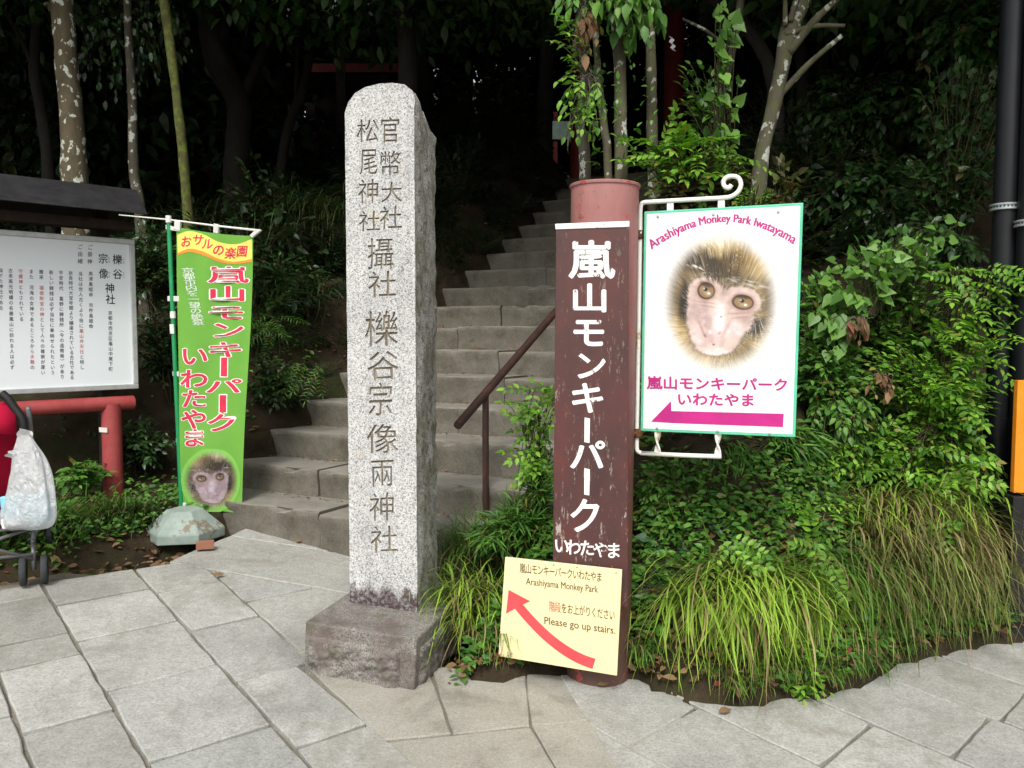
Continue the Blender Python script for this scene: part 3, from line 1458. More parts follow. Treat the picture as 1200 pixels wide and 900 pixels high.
# yellow direction sign fixed to the foot of the post
yp0 = pb + V3(0, -rad - .065, 0)
yn = V3(-math.sin(R(12)), -math.cos(R(12)), .02)
ypl = Plane(yp0, yn)
yq = [(584, 769), (723, 792), (729, 668), (592, 653)]
ysign = thing('direction_sign', 'pale yellow square sign with curved red arrow fixed low on the red post', 'sign', ypl.one(655, 720))
mb = MB()
mb.add(*board_solid(ypl, yq, .012))
yb = mb.obj('panel', MT['yellow_panel'], ysign)
bevel(yb, .0015, 2)
c8 = lambda x, y: (560 + x / 3.6, 600 + y / 3.6)
pr = Print(ypl)
a, b = c8(189, 236), c8(512, 274)
pr.row('嵐山モンキーパークいわたやま', *a, *b, 7.6, 12.5, bold=.004)
pr.obj('lettering', MT['ink_brown'], yb)
pr = Print(ypl)
a, b = c8(203, 305), c8(507, 340)
pr.latin('Arashiyama Monkey Park', *a, *b, 11.5, bold=.004)
pr.obj('lettering', MT['ink_brown'], yb)
pr = Print(ypl)
pr2 = Print(ypl)
a, b = c8(313, 398), c8(338, 402)
pr2.row('階段', *a, *b, 7.4, 13, bold=.006)
pr2.obj('red_lettering', MT['ink_red'], yb)
a, b = c8(364, 405), c8(566, 434)
pr.row('をお上がりください', *a, *b, 7.2, 13, bold=.004)
pr.obj('lettering', MT['ink_brown'], yb)
pr = Print(ypl)
a, b = c8(281, 472), c8(580, 514)
pr.latin('Please go up stairs.', *a, *b, 12.5, bold=.004)
pr.obj('lettering', MT['ink_brown'], yb)
pr = Print(ypl)
t = np.linspace(0, 1, 24)
P0, P1, P2 = np.array(c8(490, 640)), np.array(c8(330, 595)), np.array(c8(168, 392))
cv = (1 - t)[:, None] ** 2 * P0 + 2 * (t * (1 - t))[:, None] * P1 + (t ** 2)[:, None] * P2
tg = np.gradient(cv, axis=0)
tg /= np.linalg.norm(tg, axis=1)[:, None]
nn = np.stack([-tg[:, 1], tg[:, 0]], 1)
wd = np.linspace(6.2, 5.2, 24)[:, None]
pr.strip(cv + nn * wd, cv - nn * wd)
pr.poly([c8(130, 328), c8(221, 376), c8(172, 398), c8(119, 429)], .0012)
pr.obj('arrow', MT['arrow_red'], yb)
mb = MB()
for x, y in ((649, 661.5), (676, 664.5), (722, 671)):
    mb = MB().add(*lathe(ypl.one(x, y, -.001), [(.003, 0), (.003, .003), (.0015, .004)], 10, yn))
    mb.obj('screw', MT['steel'], ysign)


# ------------------------------------------------------------------ macaque photo print
def vnoise(x, y, seed=0):
    xi, yi = np.floor(x).astype(int), np.floor(y).astype(int)
    xf, yf = x - xi, y - yi
    h = lambda i, j: (np.sin(i * 127.1 + j * 311.7 + seed * 74.7) * 43758.5453) % 1
    u, v = xf * xf * (3 - 2 * xf), yf * yf * (3 - 2 * yf)
    return (h(xi, yi) * (1 - u) + h(xi + 1, yi) * u) * (1 - v) + (h(xi, yi + 1) * (1 - u) + h(xi + 1, yi + 1) * u) * v


def lin(c):
    c = np.asarray(c, float) / 255
    return np.where(c <= .04045, c / 12.92, ((c + .055) / 1.055) ** 2.4)


def macaque(x, y):
    """colour of the printed portrait, in the enlarged photo's own coordinates (822 x 900 picture)"""
    def ell(cx, cy, rx, ry, rot=0.0):
        ca, sa = math.cos(rot), math.sin(rot)
        dx, dy = x - cx, y - cy
        return np.sqrt(((dx * ca + dy * sa) / rx) ** 2 + ((-dx * sa + dy * ca) / ry) ** 2)

    def soft(d, a=.85, b=1.1):
        return 1 - sm(a, b, d)

    def over(C, col, f):
        f = np.clip(f, 0, 1)[..., None]
        return C * (1 - f) + np.asarray(col, float) * f

    def strands(cx, cy, fa, fr, seed, sx=1.0):
        """hair combed outwards from (cx, cy)"""
        a = np.arctan2(y - cy, (x - cx) * sx)
        r = np.hypot(x - cx, y - cy)
        wob = (vnoise(x / 90, y / 90, seed + 50) - .5) * .12
        return vnoise((a + wob) * fa, r / fr, seed)

    warp = (vnoise(x / 45, y / 45, 31) - .5)
    cl = vnoise(x / 80, y / 80, 3)
    s1 = strands(430, 560, 48, 60, 1) * .55 + strands(380, 640, 105, 46, 2) * .45
    s2 = strands(430, 600, 170, 42, 4)
    s3 = strands(400, 560, 80, 70, 9)
    C = np.zeros(x.shape + (3,)) + np.array([150, 138, 112])
    # big light and dark zones of the fur
    C = over(C, (214, 208, 196), soft(ell(420, 185, 170, 75), .2, 1.25) * .9)
    C = over(C, (168, 150, 108), soft(ell(575, 255, 130, 100, .5), .2, 1.25) * .85)
    C = over(C, (186, 176, 150), soft(ell(600, 360, 70, 60, .2), .2, 1.25) * .6)
    C = over(C, (78, 70, 58), soft(ell(350, 312 + warp * 30, 135, 62, .40), .4, 1.2))
    C = over(C, (96, 82, 58), soft(ell(470, 320, 80, 70, -.5), .3, 1.25) * .85)
    C = over(C, (120, 104, 72), soft(ell(520, 260, 50, 80, .3), .3, 1.25) * .6)
    C = over(C, (44, 40, 36), soft(ell(243, 478 + warp * 40, 36, 145, .06), .3, 1.2))
    C = over(C, (104, 96, 82), soft(ell(180, 430, 62, 160, .1), .3, 1.25) * .75)
    C = over(C, (198, 182, 138), soft(ell(205, 640, 80, 90), .2, 1.25) * .85)
    C = over(C, (206, 198, 180), soft(ell(430, 790, 220, 75), .3, 1.25) * .95)
    C = over(C, (96, 90, 80), soft(ell(640, 500, 62, 120), .3, 1.25) * .75)
    C = over(C, (62, 60, 58), soft(ell(566, 596, 66, 42, -.55), .4, 1.2) * .95)
    C = over(C, (216, 208, 180), soft(ell(590, 690, 80, 55, -.4), .2, 1.25) * .7)
    lum = .70 + .34 * s1 + .22 * (s2 - .5) + .3 * (cl - .5)
    C = C * lum[..., None] * np.array([1.06, 1.0, .88])
    C = over(C, (236, 234, 228), sm(.66, .88, s2) * soft(ell(400, 270, 250, 170), .5, 1.2) * .32)
    C = over(C, (40, 36, 32), sm(.70, .86, s3) * soft(ell(380, 320, 180, 90, .3), .6, 1.2) * .55)
    C = over(C, (238, 238, 236), sm(.45, .8, vnoise(x / 40 + y / 18, y / 5 - x / 9, 14)) * soft(ell(290, 322, 70, 16, .5), .4, 1.2) * .85)
    # the bare face: heart shaped, narrow muzzle
    d1 = ell(338, 440, 84, 72, .0)
    d1b = ell(508, 478, 92, 68, .22)
    d2 = ell(386, 590, 124, 128, .10)
    d3 = ell(384, 668, 100, 62, .02)
    d4 = ell(322, 530, 68, 120, .06)
    d5 = ell(478, 560, 82, 92, .35)
    k = 8.0
    fd = -np.log(np.exp(-k * d1) + np.exp(-k * d1b) + np.exp(-k * d2) + np.exp(-k * d3) + np.exp(-k * d4) + np.exp(-k * d5)) / k
    edge = (strands(410, 540, 75, 30, 8) - .5) * .09 + (vnoise(x / 20, y / 20, 18) - .5) * .10
    fd = fd + edge
    F = np.zeros_like(C) + np.array([202, 180, 170])
    F = over(F, (176, 152, 148), soft(ell(300, 520, 60, 70, .1), .0, 1.5) * .8)
    F = over(F, (176, 150, 142), soft(ell(540, 560, 70, 50, .2), .0, 1.5) * .85)
    F = over(F, (172, 146, 138), soft(ell(425, 420, 30, 60, .1), .0, 1.5) * .8)
    F = over(F, (238, 222, 224), soft(ell(402, 570, 30, 90, .12), .0, 1.5) * .95)
    F = over(F, (228, 206, 206), soft(ell(475, 612, 58, 44, -.3), .1, 1.3) * .8)
    F = over(F, (226, 202, 200), soft(ell(300, 640, 34, 60, -.2), .1, 1.3) * .7)
    F = over(F, (182, 148, 144), soft(ell(440, 600, 9, 70, .5), .2, 1.3) * .5)
    F = over(F, (170, 132, 128), soft(ell(322, 606, 8, 44, -.42), .2, 1.3) * .75)
    # under-eye folds
    for (cx, cy, rx, ry, ro) in ((338, 486, 58, 6, .12), (345, 504, 50, 5, .18), (505, 536, 62, 6, -.06), (500, 556, 52, 5, -.1)):
        F = over(F, (160, 124, 118), soft(ell(cx, cy, rx, ry, ro), .3, 1.3) * .55)
    # nose, mouth
    F = over(F, (172, 148, 146), soft(ell(350, 575, 20, 60, -.1), .0, 1.5) * .75)
    F = over(F, (196, 160, 158), soft(ell(362, 650, 40, 34), .0, 1.4) * .5)
    F = over(F, (140, 104, 104), soft(ell(338, 640, 12, 9, .9), .1, 1.3) * .75)
    F = over(F, (168, 132, 130), soft(ell(404, 628, 12, 6, -.6), .1, 1.3) * .7)
    F = over(F, (234, 214, 214), soft(ell(362, 622, 14, 12), .2, 1.3) * .8)
    F = over(F, (88, 64, 62), soft(ell(377, 680, 8, 5), .2, 1.2) * .85)
    F = over(F, (186, 152, 150), soft(ell(376, 706 + 6 * np.cos((x - 376) / 40), 84, 4.5, -.05), .3, 1.4) * .7)
    F = over(F, (236, 220, 218), soft(ell(385, 716, 80, 26), .1, 1.4) * .7)
    F = over(F, (120, 92, 88), soft(ell(411, 553, 6, 5), .3, 1.2) * .8)
    F = F * (.90 + .07 * vnoise(x / 7, y / 7, 5) + .12 * vnoise(x / 26, y / 18, 15))[..., None]
    C = over(C, (92, 80, 70), (1 - sm(.98, 1.16, fd)) * .45)
    ff = (1 - sm(.86, 1.06, fd))[..., None]
    C = C * (1 - ff) + F * ff
    # brow hairs falling over the forehead
    hair = sm(.40, .72, strands(420, 600, 95, 60, 21)) * soft(ell(410, 366, 190, 42, .18), .5, 1.2)
    C = over(C, (74, 66, 56), hair * .85)
    C = over(C, (196, 190, 182), sm(.35, .7, vnoise(x / 26, y / 5 - x / 24, 41)) * soft(ell(530, 396, 130, 17, .24), .3, 1.2) * .85)
    C = over(C, (206, 200, 190), sm(.60, .84, strands(560, 480, 60, 40, 27)) * soft(ell(590, 600, 80, 90), .5, 1.2) * .6)
    whis = sm(.62, .86, strands(390, 580, 120, 40, 23)) * sm(.80, .98, fd) * (1 - sm(1.05, 1.4, fd))
    C = over(C, (206, 198, 186), whis * .55)
    # eyes
    for (ex, ey, rx, ry, ro) in ((343, 430, 40, 38, .35), (511, 483, 50, 33, .14)):
        C = over(C, (138, 102, 94), soft(ell(ex, ey + 3, rx * 1.45, ry * 1.5, ro), .5, 1.1) * .7)
        up = ell(ex, ey + ry * .10, rx * 1.02, ry * 1.04, ro)
        C = over(C, (58, 44, 38), soft(up, .88, 1.08))
        C = over(C, (138, 112, 78), soft(ell(ex + 1, ey + 4, rx * .93, ry * .90, ro), .82, 1.04))
        C = over(C, (172, 152, 120), soft(ell(ex + 6, ey + 15, rx * .55, ry * .40, ro), .3, 1.2) * .8)
        C = over(C, (60, 46, 36), soft(ell(ex, ey - ry * .66, rx * .85, ry * .36, ro), .3, 1.2) * .8)
        C = over(C, (150, 140, 122), soft(ell(ex - 12, ey - 4, rx * .5, ry * .4, -.4), .2, 1.2) * .6)
        C = over(C, (30, 24, 22), soft(ell(ex - 3, ey - 3, 10, 9), .6, 1.2))
        C = over(C, (246, 244, 240), soft(ell(ex + 12, ey + 16, 7, 5), .6, 1.2))
        C = over(C, (214, 212, 210), soft(ell(ex - 9, ey - 6, 4, 4), .6, 1.2) * .9)
    mask = 1 - sm(.74, 1.04, ell(412, 488, 274, 336, .02) + (s2 - .5) * .04)
    return np.clip(C, 0, 255), mask


def photo(fn, ctr, wd, ht, bgc, mat, parent, tf, off=.0010, n=(210, 250), tint=None):
    """grid laid on the sign: tf maps sign coordinates to portrait coordinates"""
    xs = np.linspace(ctr[0] - wd / 2, ctr[0] + wd / 2, n[0])
    ys = np.linspace(ctr[1] - ht / 2, ctr[1] + ht / 2, n[1])
    X, Y = np.meshgrid(xs, ys)
    px_, py_ = tf(X, Y)
    C, mk = macaque(px_, py_)
    if tint is not None:
        C = C * np.asarray(tint)
    L = lin(np.clip(C, 0, 255)) * mk[..., None] + np.asarray(bgc[:3]) * (1 - mk[..., None])
    V = fn(np.stack([X.ravel(), Y.ravel()], 1), off)
    idx = np.arange(n[0] * n[1]).reshape(n[1], n[0])
    F = np.stack([idx[:-1, :-1].ravel(), idx[:-1, 1:].ravel(), idx[1:, 1:].ravel(), idx[1:, :-1].ravel()], 1)
    keep = (mk.ravel()[F] > .004).any(1)
    o_ = obj('portrait', V, F[keep], mat, parent, smooth=True)
    at_ = o_.data.color_attributes.new('print', 'FLOAT_COLOR', 'POINT')
    at_.data.foreach_set('color', np.concatenate([L.reshape(-1, 3), np.ones((L.size // 3, 1))], 1).ravel().astype(np.float32))
    return o_


# ------------------------------------------------------------------ WHITE HANGING SIGN
wy = R(19)
wn = V3(-math.sin(wy), -math.cos(wy), 0)
wpl = Plane(at(752, 380, pY + .02), wn)
wq = [(750.5, 505), (932, 512.5), (941.5, 237.5), (755, 248)]
wsign = thing('hanging_sign', 'white rectangular sign with a monkey portrait and pink arrow on a scrolled iron bracket', 'sign', wpl.one(755, 380))
mb = MB()
mb.add(*board_solid(wpl, wq, .016))
ob_ = mb.obj('panel', MT['mint'], wsign)
bevel(ob_, .002, 2)
mb = MB()
qi = np.array([(753.6, 502), (928.6, 509), (938, 241), (758, 251)])
mb.add(wpl(qi, .0008), [(0, 1, 2, 3)])
wface = mb.obj('white_face', MT['white_panel'], ob_)
c6 = lambda x, y: (740 + x / 2.5, 190 + y / 2.5)
pr = Print(wpl)
a, b = c6(60, 256), c6(474, 240)
pr.latin('Arashiyama Monkey Park Iwatayama', *a, *b, 13.5, off=.002, bold=.035, arc=29)
pr.obj('lettering', MT['magenta'], ob_)
pr = Print(wpl)
a, b = c6(68, 646), c6(438, 652)
pr.row('嵐山モンキーパーク', *a, *b, 18.5, 16, off=.002, bold=.034)
pr.obj('lettering', MT['magenta'], ob_)
pr = Print(wpl)
a, b = c6(155, 694), c6(340, 697)
pr.row('いわたやま', *a, *b, 18.5, 16, off=.002, bold=.034)
pr.obj('lettering', MT['magenta'], ob_)
pr = Print(wpl)
pr.poly([c6(58, 760), c6(116, 700), c6(117, 729), c6(446, 737), c6(444, 776), c6(118, 764)], .002)
pr.obj('arrow', MT['magenta'], ob_)
photo(wpl, (740 + 412 / 3.914, 230 + 488 / 3.914), 162, 190, (.78, .78, .765), MT['photo'], ob_, lambda X, Y: ((X - 740) * 3.914, (Y - 230) * 3.914), off=.0018)
mb = MB()
for x, y in ((771, 254), (836, 251.5), (912, 248.5), (770, 502), (841, 505.5), (902, 508.5)):
    mb = MB().add(*lathe(wpl.one(x, y, .0008), [(.005, 0), (.005, .002), (.003, .004)], 12, wn))
    mb.obj('bolt', MT['steel'], wsign)
# bracket: flat iron frame bent round, scroll at the top end
wb = lambda pts, o_=-.010: wpl(np.array(pts, float), o_)
mb = MB()
fr_ = [(845, 535.5), (800, 534), (751, 531.5), (746.5, 529), (745.5, 524), (748, 380), (750, 243), (751.5, 238), (756, 236.5), (800, 234), (846, 231.5)]
scr = [(846, 231.5), (856, 230), (864, 225), (868, 217), (866, 209), (860, 206), (852, 207), (847.5, 212), (849, 218), (854, 219.5), (857, 216)]
pts = np.concatenate([wb(fr_[:3]), wb(bez(fr_[2:5], 10)), wb(bez(fr_[4:7], 12))[1:], wb(bez(fr_[6:9], 10))[1:], wb(fr_[8:10])[1:], wb(bez(scr, 50))])
mb.add(*tube(pts, .0085, 10))
brk = mb.obj('bracket', MT['iron_white'], wsign, smooth=True)
for (x, y0, y1) in ((785, 234, 250), (845, 231, 246), ):
    mb = MB()
    P, Q = wpl.one(x, y0, -.012), wpl.one(x, y1, -.012)
    ex_ = np.cross(wn, V3(0, 0, 1))
    mb.add(*obox((P + Q) / 2, ex_, wn, V3(0, 0, 1), .024, .008, abs(P[2] - Q[2])))
    mb.obj('hanger', MT['iron_white'], wsign)
for (x, y0, y1) in ((770, 503, 533), (841, 506, 535)):
    mb = MB()
    P, Q = wpl.one(x, y0, -.012), wpl.one(x, y1, -.012)
    ex_ = np.cross(wn, V3(0, 0, 1))
    V, F = [], []
    for i in range(13):
        t_ = i / 12
        a_ = t_ * math.pi
        c_ = P + (Q - P) * t_
        u_ = ex_ * math.cos(a_) + wn * math.sin(a_)
        v_ = -ex_ * math.sin(a_) + wn * math.cos(a_)
        for sx_, sy_ in ((-1, -1), (1, -1), (1, 1), (-1, 1)):
            V.append(c_ + u_ * sx_ * .012 + v_ * sy_ * .0035)
    F = [(i * 4 + j, i * 4 + (j + 1) % 4, i * 4 + 4 + (j + 1) % 4, i * 4 + 4 + j) for i in range(12) for j in range(4)]
    mb.add(V, F)
    mb.obj('hanger', MT['iron_white'], wsign)
for y in (275, 508):
    mb = MB()
    c_ = wpl.one(747, y, -.010)
    V, F = lathe(c_ - V3(0, 0, .018), [(.006, 0), (.017, .002), (.019, .012), (.016, .026), (.018, .034), (.007, .037)], 14)
    V = np.array([v + .004 * V3(nz(v, 90), nz(v + 5, 90), 0) for v in V])
    mb.add(V, F)
    mb.add(*tube([c_, pb + ax * (c_[2] - pb[2]) / ax[2] + V3(rad * .9, 0, 0)], .009, 8))
    mb.obj('clamp', MT['rust'], wsign, smooth=True)

# ------------------------------------------------------------------ HANDRAIL
hp = step_hit(3, 568)
hz0 = step_z(2)
hb = at(569, 575, 1)
hY = hp[1] - .12
rail = thing('handrail', 'rusty brown tubular handrail on a single post beside the stone steps', 'handrail', [at(568, 575, hY)[0], hY, hz0])
hY = 4.03
P0 = at(536, 499, 3.92)
dirr = np.array([SA[0], SA[1], SR / ST])
# the rail climbs with the flight
def rail_pt(t):
    return P0 + dirr * t
mb = MB()
mb.add(*tube([rail_pt(0), rail_pt(.02), rail_pt(1.5), rail_pt(3.2)], .021, 16))
mb.obj('rail', MT['rail'], rail, autos=50)
pp = rail_pt(.22)
for t_ in (.27, 1.7, 3.0):
    q = rail_pt(t_)
    k = int(np.floor((SA @ q[:2] - S0) / ST))
    mb = MB()
    mb.add(*tube([V3(q[0], q[1], step_z(k) - .03), V3(q[0], q[1], q[2] - .01)], .017, 14))
    mb.obj('post', MT['rail'], rail, autos=50)

# ------------------------------------------------------------------ GREEN BANNER
st0 = onground(216, 634)
bY = st0[1] + .12
stand = thing('banner_stand', 'chipped pale green concrete weight holding the green banner upright', 'banner stand', [at(217, 620, bY)[0], bY, g(at(217, 620, bY)[0], bY)])
sb_ = ORIG[stand.name]
mb = MB()
mb.add(*lathe(sb_ - V3(0, 0, .02), [(.205, 0), (.205, .050), (.198, .058), (.098, .150), (.088, .154), (.03, .155)], 6, ex=V3(math.cos(R(10)), math.sin(R(10)), 0)))
so_ = mb.obj('weight', MT['stand'], stand)
bevel(so_, .004, 1)
bpl = Plane(V3(0, bY, 0), V3(-.12, -1, 0))
ban = thing('banner', 'tall green vertical banner with red lettering and a monkey face', 'banner', bpl.one(214, 603))
XT = lambda y: 206.8 + (214 - 206.8) * (y - 266) / (598 - 266)
XR = lambda y: 296.5 + (285.5 - 296.5) * (y - 276) / (600 - 276)


def cloth(px, off=0.0):
    """maps photo measurements on the banner onto its gently rippled cloth"""
    px = np.asarray(px, float)
    P = bpl(px, 0.0)
    u = (px[:, 0] - 207) / 85
    v = (px[:, 1] - 266) / 334
    w_ = .007 * np.sin(u * 9 + v * 4) * v + .010 * np.exp(-((u - .25 - v * .5) * 9) ** 2) * (1 - v) - .008 * np.exp(-((u - .75 + v * .3) * 11) ** 2) * v + .018 * np.sin(u * 5.2 + v * 2.0) * (.3 + .7 * v) + .010 * np.sin(v * 7 + u * 3) * u + .004 * np.sin(u * 14 + v * 9) + .02 * u * v
    return P + bpl.n * (w_ + off)[:, None]


nu, nv = 40, 110
V, F = [], []
for j in range(nv + 1):
    for i in range(nu + 1):
        u, v = i / nu, j / nv
        yl = 266 + v * (597.5 - 266)
        yr = 276.5 + v * (600.5 - 276.5)
        y = yl + (yr - yl) * u + (2.2 * math.sin(u * math.pi) if v < .5 else 0) * (1 - 2 * v)
        V.append((XT(y) + (XR(y) - XT(y)) * u, y))
V = np.array(V)
F = np.array([(j * (nu + 1) + i, j * (nu + 1) + i + 1, (j + 1) * (nu + 1) + i + 1, (j + 1) * (nu + 1) + i) for j in range(nv) for i in range(nu)])
V3d = cloth(V)
bc = obj('cloth', V3d, F, MT['banner_green'], ban, smooth=True)
c1b = lambda x, y: (180 + x / 4.736, 240 + y / 4.736)
c2b = lambda x, y: (180 + x / 4.286, 430 + y / 4.286)
# yellow ribbon with an orange lower edge
t = np.linspace(0, 1, 40)


def wave(pts):
    q = bez(pts, 40)
    return q


topw = wave([c1b(132, 168), c1b(200, 148), c1b(280, 165), c1b(370, 208), c1b(460, 218), c1b(545, 190)])
botw = wave([c1b(138, 268), c1b(205, 245), c1b(285, 262), c1b(370, 302), c1b(455, 315), c1b(543, 300)])
bot2 = wave([c1b(139, 282), c1b(205, 263), c1b(285, 282), c1b(370, 318), c1b(455, 328), c1b(543, 316)])
pr = Print(cloth)
for i in range(3):
    pass
mid = (topw + botw) / 2
pr.strip(topw, mid, .0012)
pr.strip(mid, botw, .0012)
pr.obj('ribbon_print', MT['banner_yellow'], bc)
pr = Print(cloth)
pr.strip(botw, bot2, .0012)
pr.obj('ribbon_edge', MT['banner_orange'], bc)
red, wht, gry = Print(cloth), Print(cloth), Print(cloth)
for c, x, y in (('お', 187, 205), ('サ', 255, 195), ('ル', 306, 217), ('の', 364, 250), ('楽', 426, 268), ('園', 490, 257)):
    X, Y = c1b(x, y)
    red.ch(c, X, Y, 13.5, 14, off=.0024, bold=.02, shear=-.15)
big = [('嵐', *c1b(415, 388), 46, 20), ('山', *c1b(410, 492), 46, 19), ('モ', *c1b(402, 597), 45, 19), ('ン', *c1b(408, 695), 42, 21), ('キ', *c1b(398, 803), 44, 20),
       ('パ', *c2b(350, 97), 45, 19), ('ク', *c2b(345, 280), 41, 23),
       ('い', *c1b(230, 838), 33, 25), ('わ', *c2b(206, 58), 33, 24), ('た', *c2b(206, 158), 30, 23), ('や', *c2b(206, 262), 30, 25), ('ま', *c2b(206, 355), 28, 23)]
for c, x, y, w_, h_ in big:
    wht.ch(c, x, y, w_, h_, off=.0014, bold=.07)
    red.ch(c, x, y, w_, h_, off=.0024, bold=.029)
for x, y, h_ in ((262.2, 430, 11), (261.5, 473, 10)):
    wht.poly([(x - 5, y - h_ - 1.3), (x + 5, y - h_ - 1.3), (x + 5, y + h_ + 1.3), (x - 5, y + h_ + 1.3)], .0014)
    red.poly([(x - 3.8, y - h_), (x + 3.8, y - h_), (x + 3.8, y + h_), (x - 3.8, y + h_)], .0024)
(xa, ya), (xb, yb_) = c1b(196, 366), c1b(254, 652)
for i, c in enumerate('京都市内を一望の絶景'):
    t_ = i / 9
    gry.ch(c, xa + (xb - xa) * t_, ya + (yb_ - ya) * t_, 15.5, 7.4, off=.0014, bold=.02, shear=.25)
wht.obj('white_outline', MT['banner_white'], bc)
red.obj('red_lettering', MT['banner_red'], bc)
gry.obj('pale_lettering', MT['banner_grey'], bc)
# portrait, mirrored and smaller
mcx, mcy = 248.5, 563.0
photo(cloth, (mcx, mcy), 71, 74, (.19, .47, .075), MT['photo_cloth'], bc,
      lambda X, Y: (412 - ((X - mcx) * math.cos(.18) + (Y - mcy) * math.sin(.18)) * 8.1, 488 + (-(X - mcx) * math.sin(.18) + (Y - mcy) * math.cos(.18)) * 9.2), off=.0020, n=(120, 130), tint=(.74, .74, .80))
# pole, caps, crossbar, ties
pol = lambda y: 198.3 + (213.5 - 198.3) * (y - 262) / (600 - 262)
mb = MB()
mb.add(*tube([bpl.one(pol(604), 604, .004), bpl.one(pol(430), 430, .004), bpl.one(pol(258), 258, .004)], .0125, 14))
mb.obj('pole', MT['green_pole'], ban, autos=50)
mb = MB()
mb.add(*tube([bpl.one(pol(261), 261, .004), bpl.one(pol(253), 253, .004)], .016, 14))
mb.obj('pole_joint', MT['white_plastic'], ban, autos=50)
mb = MB()
mb.add(*tube([bpl.one(pol(373), 373, .004), bpl.one(pol(365), 365, .004)], .0155, 14))
mb.obj('pole_joint', MT['white_plastic'], ban, autos=50)
mb = MB()
mb.add(*tube([bpl.one(140, 252, .004), bpl.one(198, 257.5, .004), bpl.one(255, 265, .004), bpl.one(306, 270.5, .004)], [.003, .0045, .0055, .007], 10))
mb.obj('crossbar', MT['white_plastic'], ban, smooth=True)


def tie(q, off=.010):
    mb = MB()
    Vq = bpl(np.array(q, float), off)
    mb.add(*box8(np.concatenate([Vq, bpl(np.array(q, float), off - .022)])))
    o_ = mb.obj('tie', MT['tie'], ban)
    bevel(o_, .003, 2)


tie([(195, 263.5), (212, 267.5), (212, 272), (195, 269)])
tie([(205.5, 258.5), (212.5, 259.5), (212, 271), (205, 269)], .013)
tie([(251, 262), (257, 263), (256.5, 274), (250.5, 273)])
tie([(293, 276), (301, 268.5), (307, 270), (296, 279)])
tie([(197, 347), (211, 347), (211, 353.5), (197, 353)])
tie([(203, 435), (212.5, 435.5), (212.5, 441.5), (203, 440.5)])
tie([(207, 513), (216, 513), (216, 519), (207, 518.5)])
tie([(210.5, 588.5), (219, 589), (218.5, 594.5), (210.5, 594)])
mb = MB()
q = [(200.8, 380), (205.4, 380), (206, 391), (201.4, 391)]
mb.add(*box8(np.concatenate([bpl(np.array(q), .019), bpl(np.array(q), .008)])))
mb.obj('pole_label', MT['white_plastic'], ban)

# ------------------------------------------------------------------ NOTICE BOARD
NB = V3(*onground(132, 583))
ne = V3(math.cos(R(45)), math.sin(R(45)), 0)
nn_ = V3(math.sin(R(45)), -math.cos(R(45)), 0)
npl = Plane(NB + nn_ * .02, nn_)
nbase = V3(NB[0], NB[1], g(NB[0], NB[1]) - .05)
nb = thing('notice_board', 'white notice board of vertical text on red round beams under a dark roof', 'notice board', nbase)
TR, BR = npl.one(157, 281), npl.one(157.5, 455.5)
BW = 1.75
ztop, zbot = TR[2], BR[2]
cR = V3(TR[0], TR[1], 0)


def bq(x0, x1, z0_, z1_, d=0.0):
    q = [cR + ne * x0 + V3(0, 0, z0_), cR + ne * x1 + V3(0, 0, z0_), cR + ne * x1 + V3(0, 0, z1_), cR + ne * x0 + V3(0, 0, z1_)]
    return np.array([p + nn_ * d for p in q])


mb = MB()
mb.add(*box8(np.concatenate([bq(-BW + .02, -.02, zbot + .02, ztop - .02, 0), bq(-BW + .02, -.02, zbot + .02, ztop - .02, -.03)])))
pan = mb.obj('panel', MT['info_panel'], nb)
mb = MB()
fw = .03
for q0, q1 in ((bq(-BW, 0, ztop - fw, ztop, .014), bq(-BW, 0, ztop - fw, ztop, -.035)), (bq(-BW, 0, zbot, zbot + fw, .014), bq(-BW, 0, zbot, zbot + fw, -.035)),
               (bq(-fw, 0, zbot + fw, ztop - fw, .013), bq(-fw, 0, zbot + fw, ztop - fw, -.035)), (bq(-BW, -BW + fw, zbot + fw, ztop - fw, .013), bq(-BW, -BW + fw, zbot + fw, ztop - fw, -.035))):
    mb.add(*box8(np.concatenate([q0, q1])))
fo = mb.obj('frame', MT['alu'], nb)
bevel(fo, .004, 2)
c3 = lambda x, y: (x / 4.088, 260 + y / 4.09)
ink, rdk = Print(npl), Print(npl)
for c, x, y in (('櫟', 562, 180), ('谷', 563, 250), ('宗', 494, 176), ('像', 496, 248), ('神', 526, 318), ('社', 529, 371)):
    X, Y = c3(x, y)
    ink.ch(c, X, Y, 11.5, 12.5, bold=.014, slope=.05)
for t_, x, y in (('いち', 592, 186), ('たに', 592, 254), ('むな', 523, 181), ('かた', 523, 252)):
    for i, c in enumerate(t_):
        X, Y = c3(x, y - 8 + i * 16)
        ink.ch(c, X, Y, 2.6, 3.2)


def column(pr_, text, x0, y0, x1, y1, sz=5.3):
    X0, Y0 = c3(x0, y0)
    X1, Y1 = c3(x1, y1)
    n = len(text)
    for i, c in enumerate(text):
        if c == '\u3000':
            continue
        t_ = i / max(1, n - 1)
        p_ = pr_
        if isinstance(pr_, tuple):
            p_ = pr_[1] if pr_[2] <= i < pr_[3] else pr_[0]
        p_.ch(c, X0 + (X1 - X0) * t_, Y0 + (Y1 - Y0) * t_, sz, sz * 1.02, bold=.006, rot=(R(90) if c in '（）ー' else 0), slope=.03)


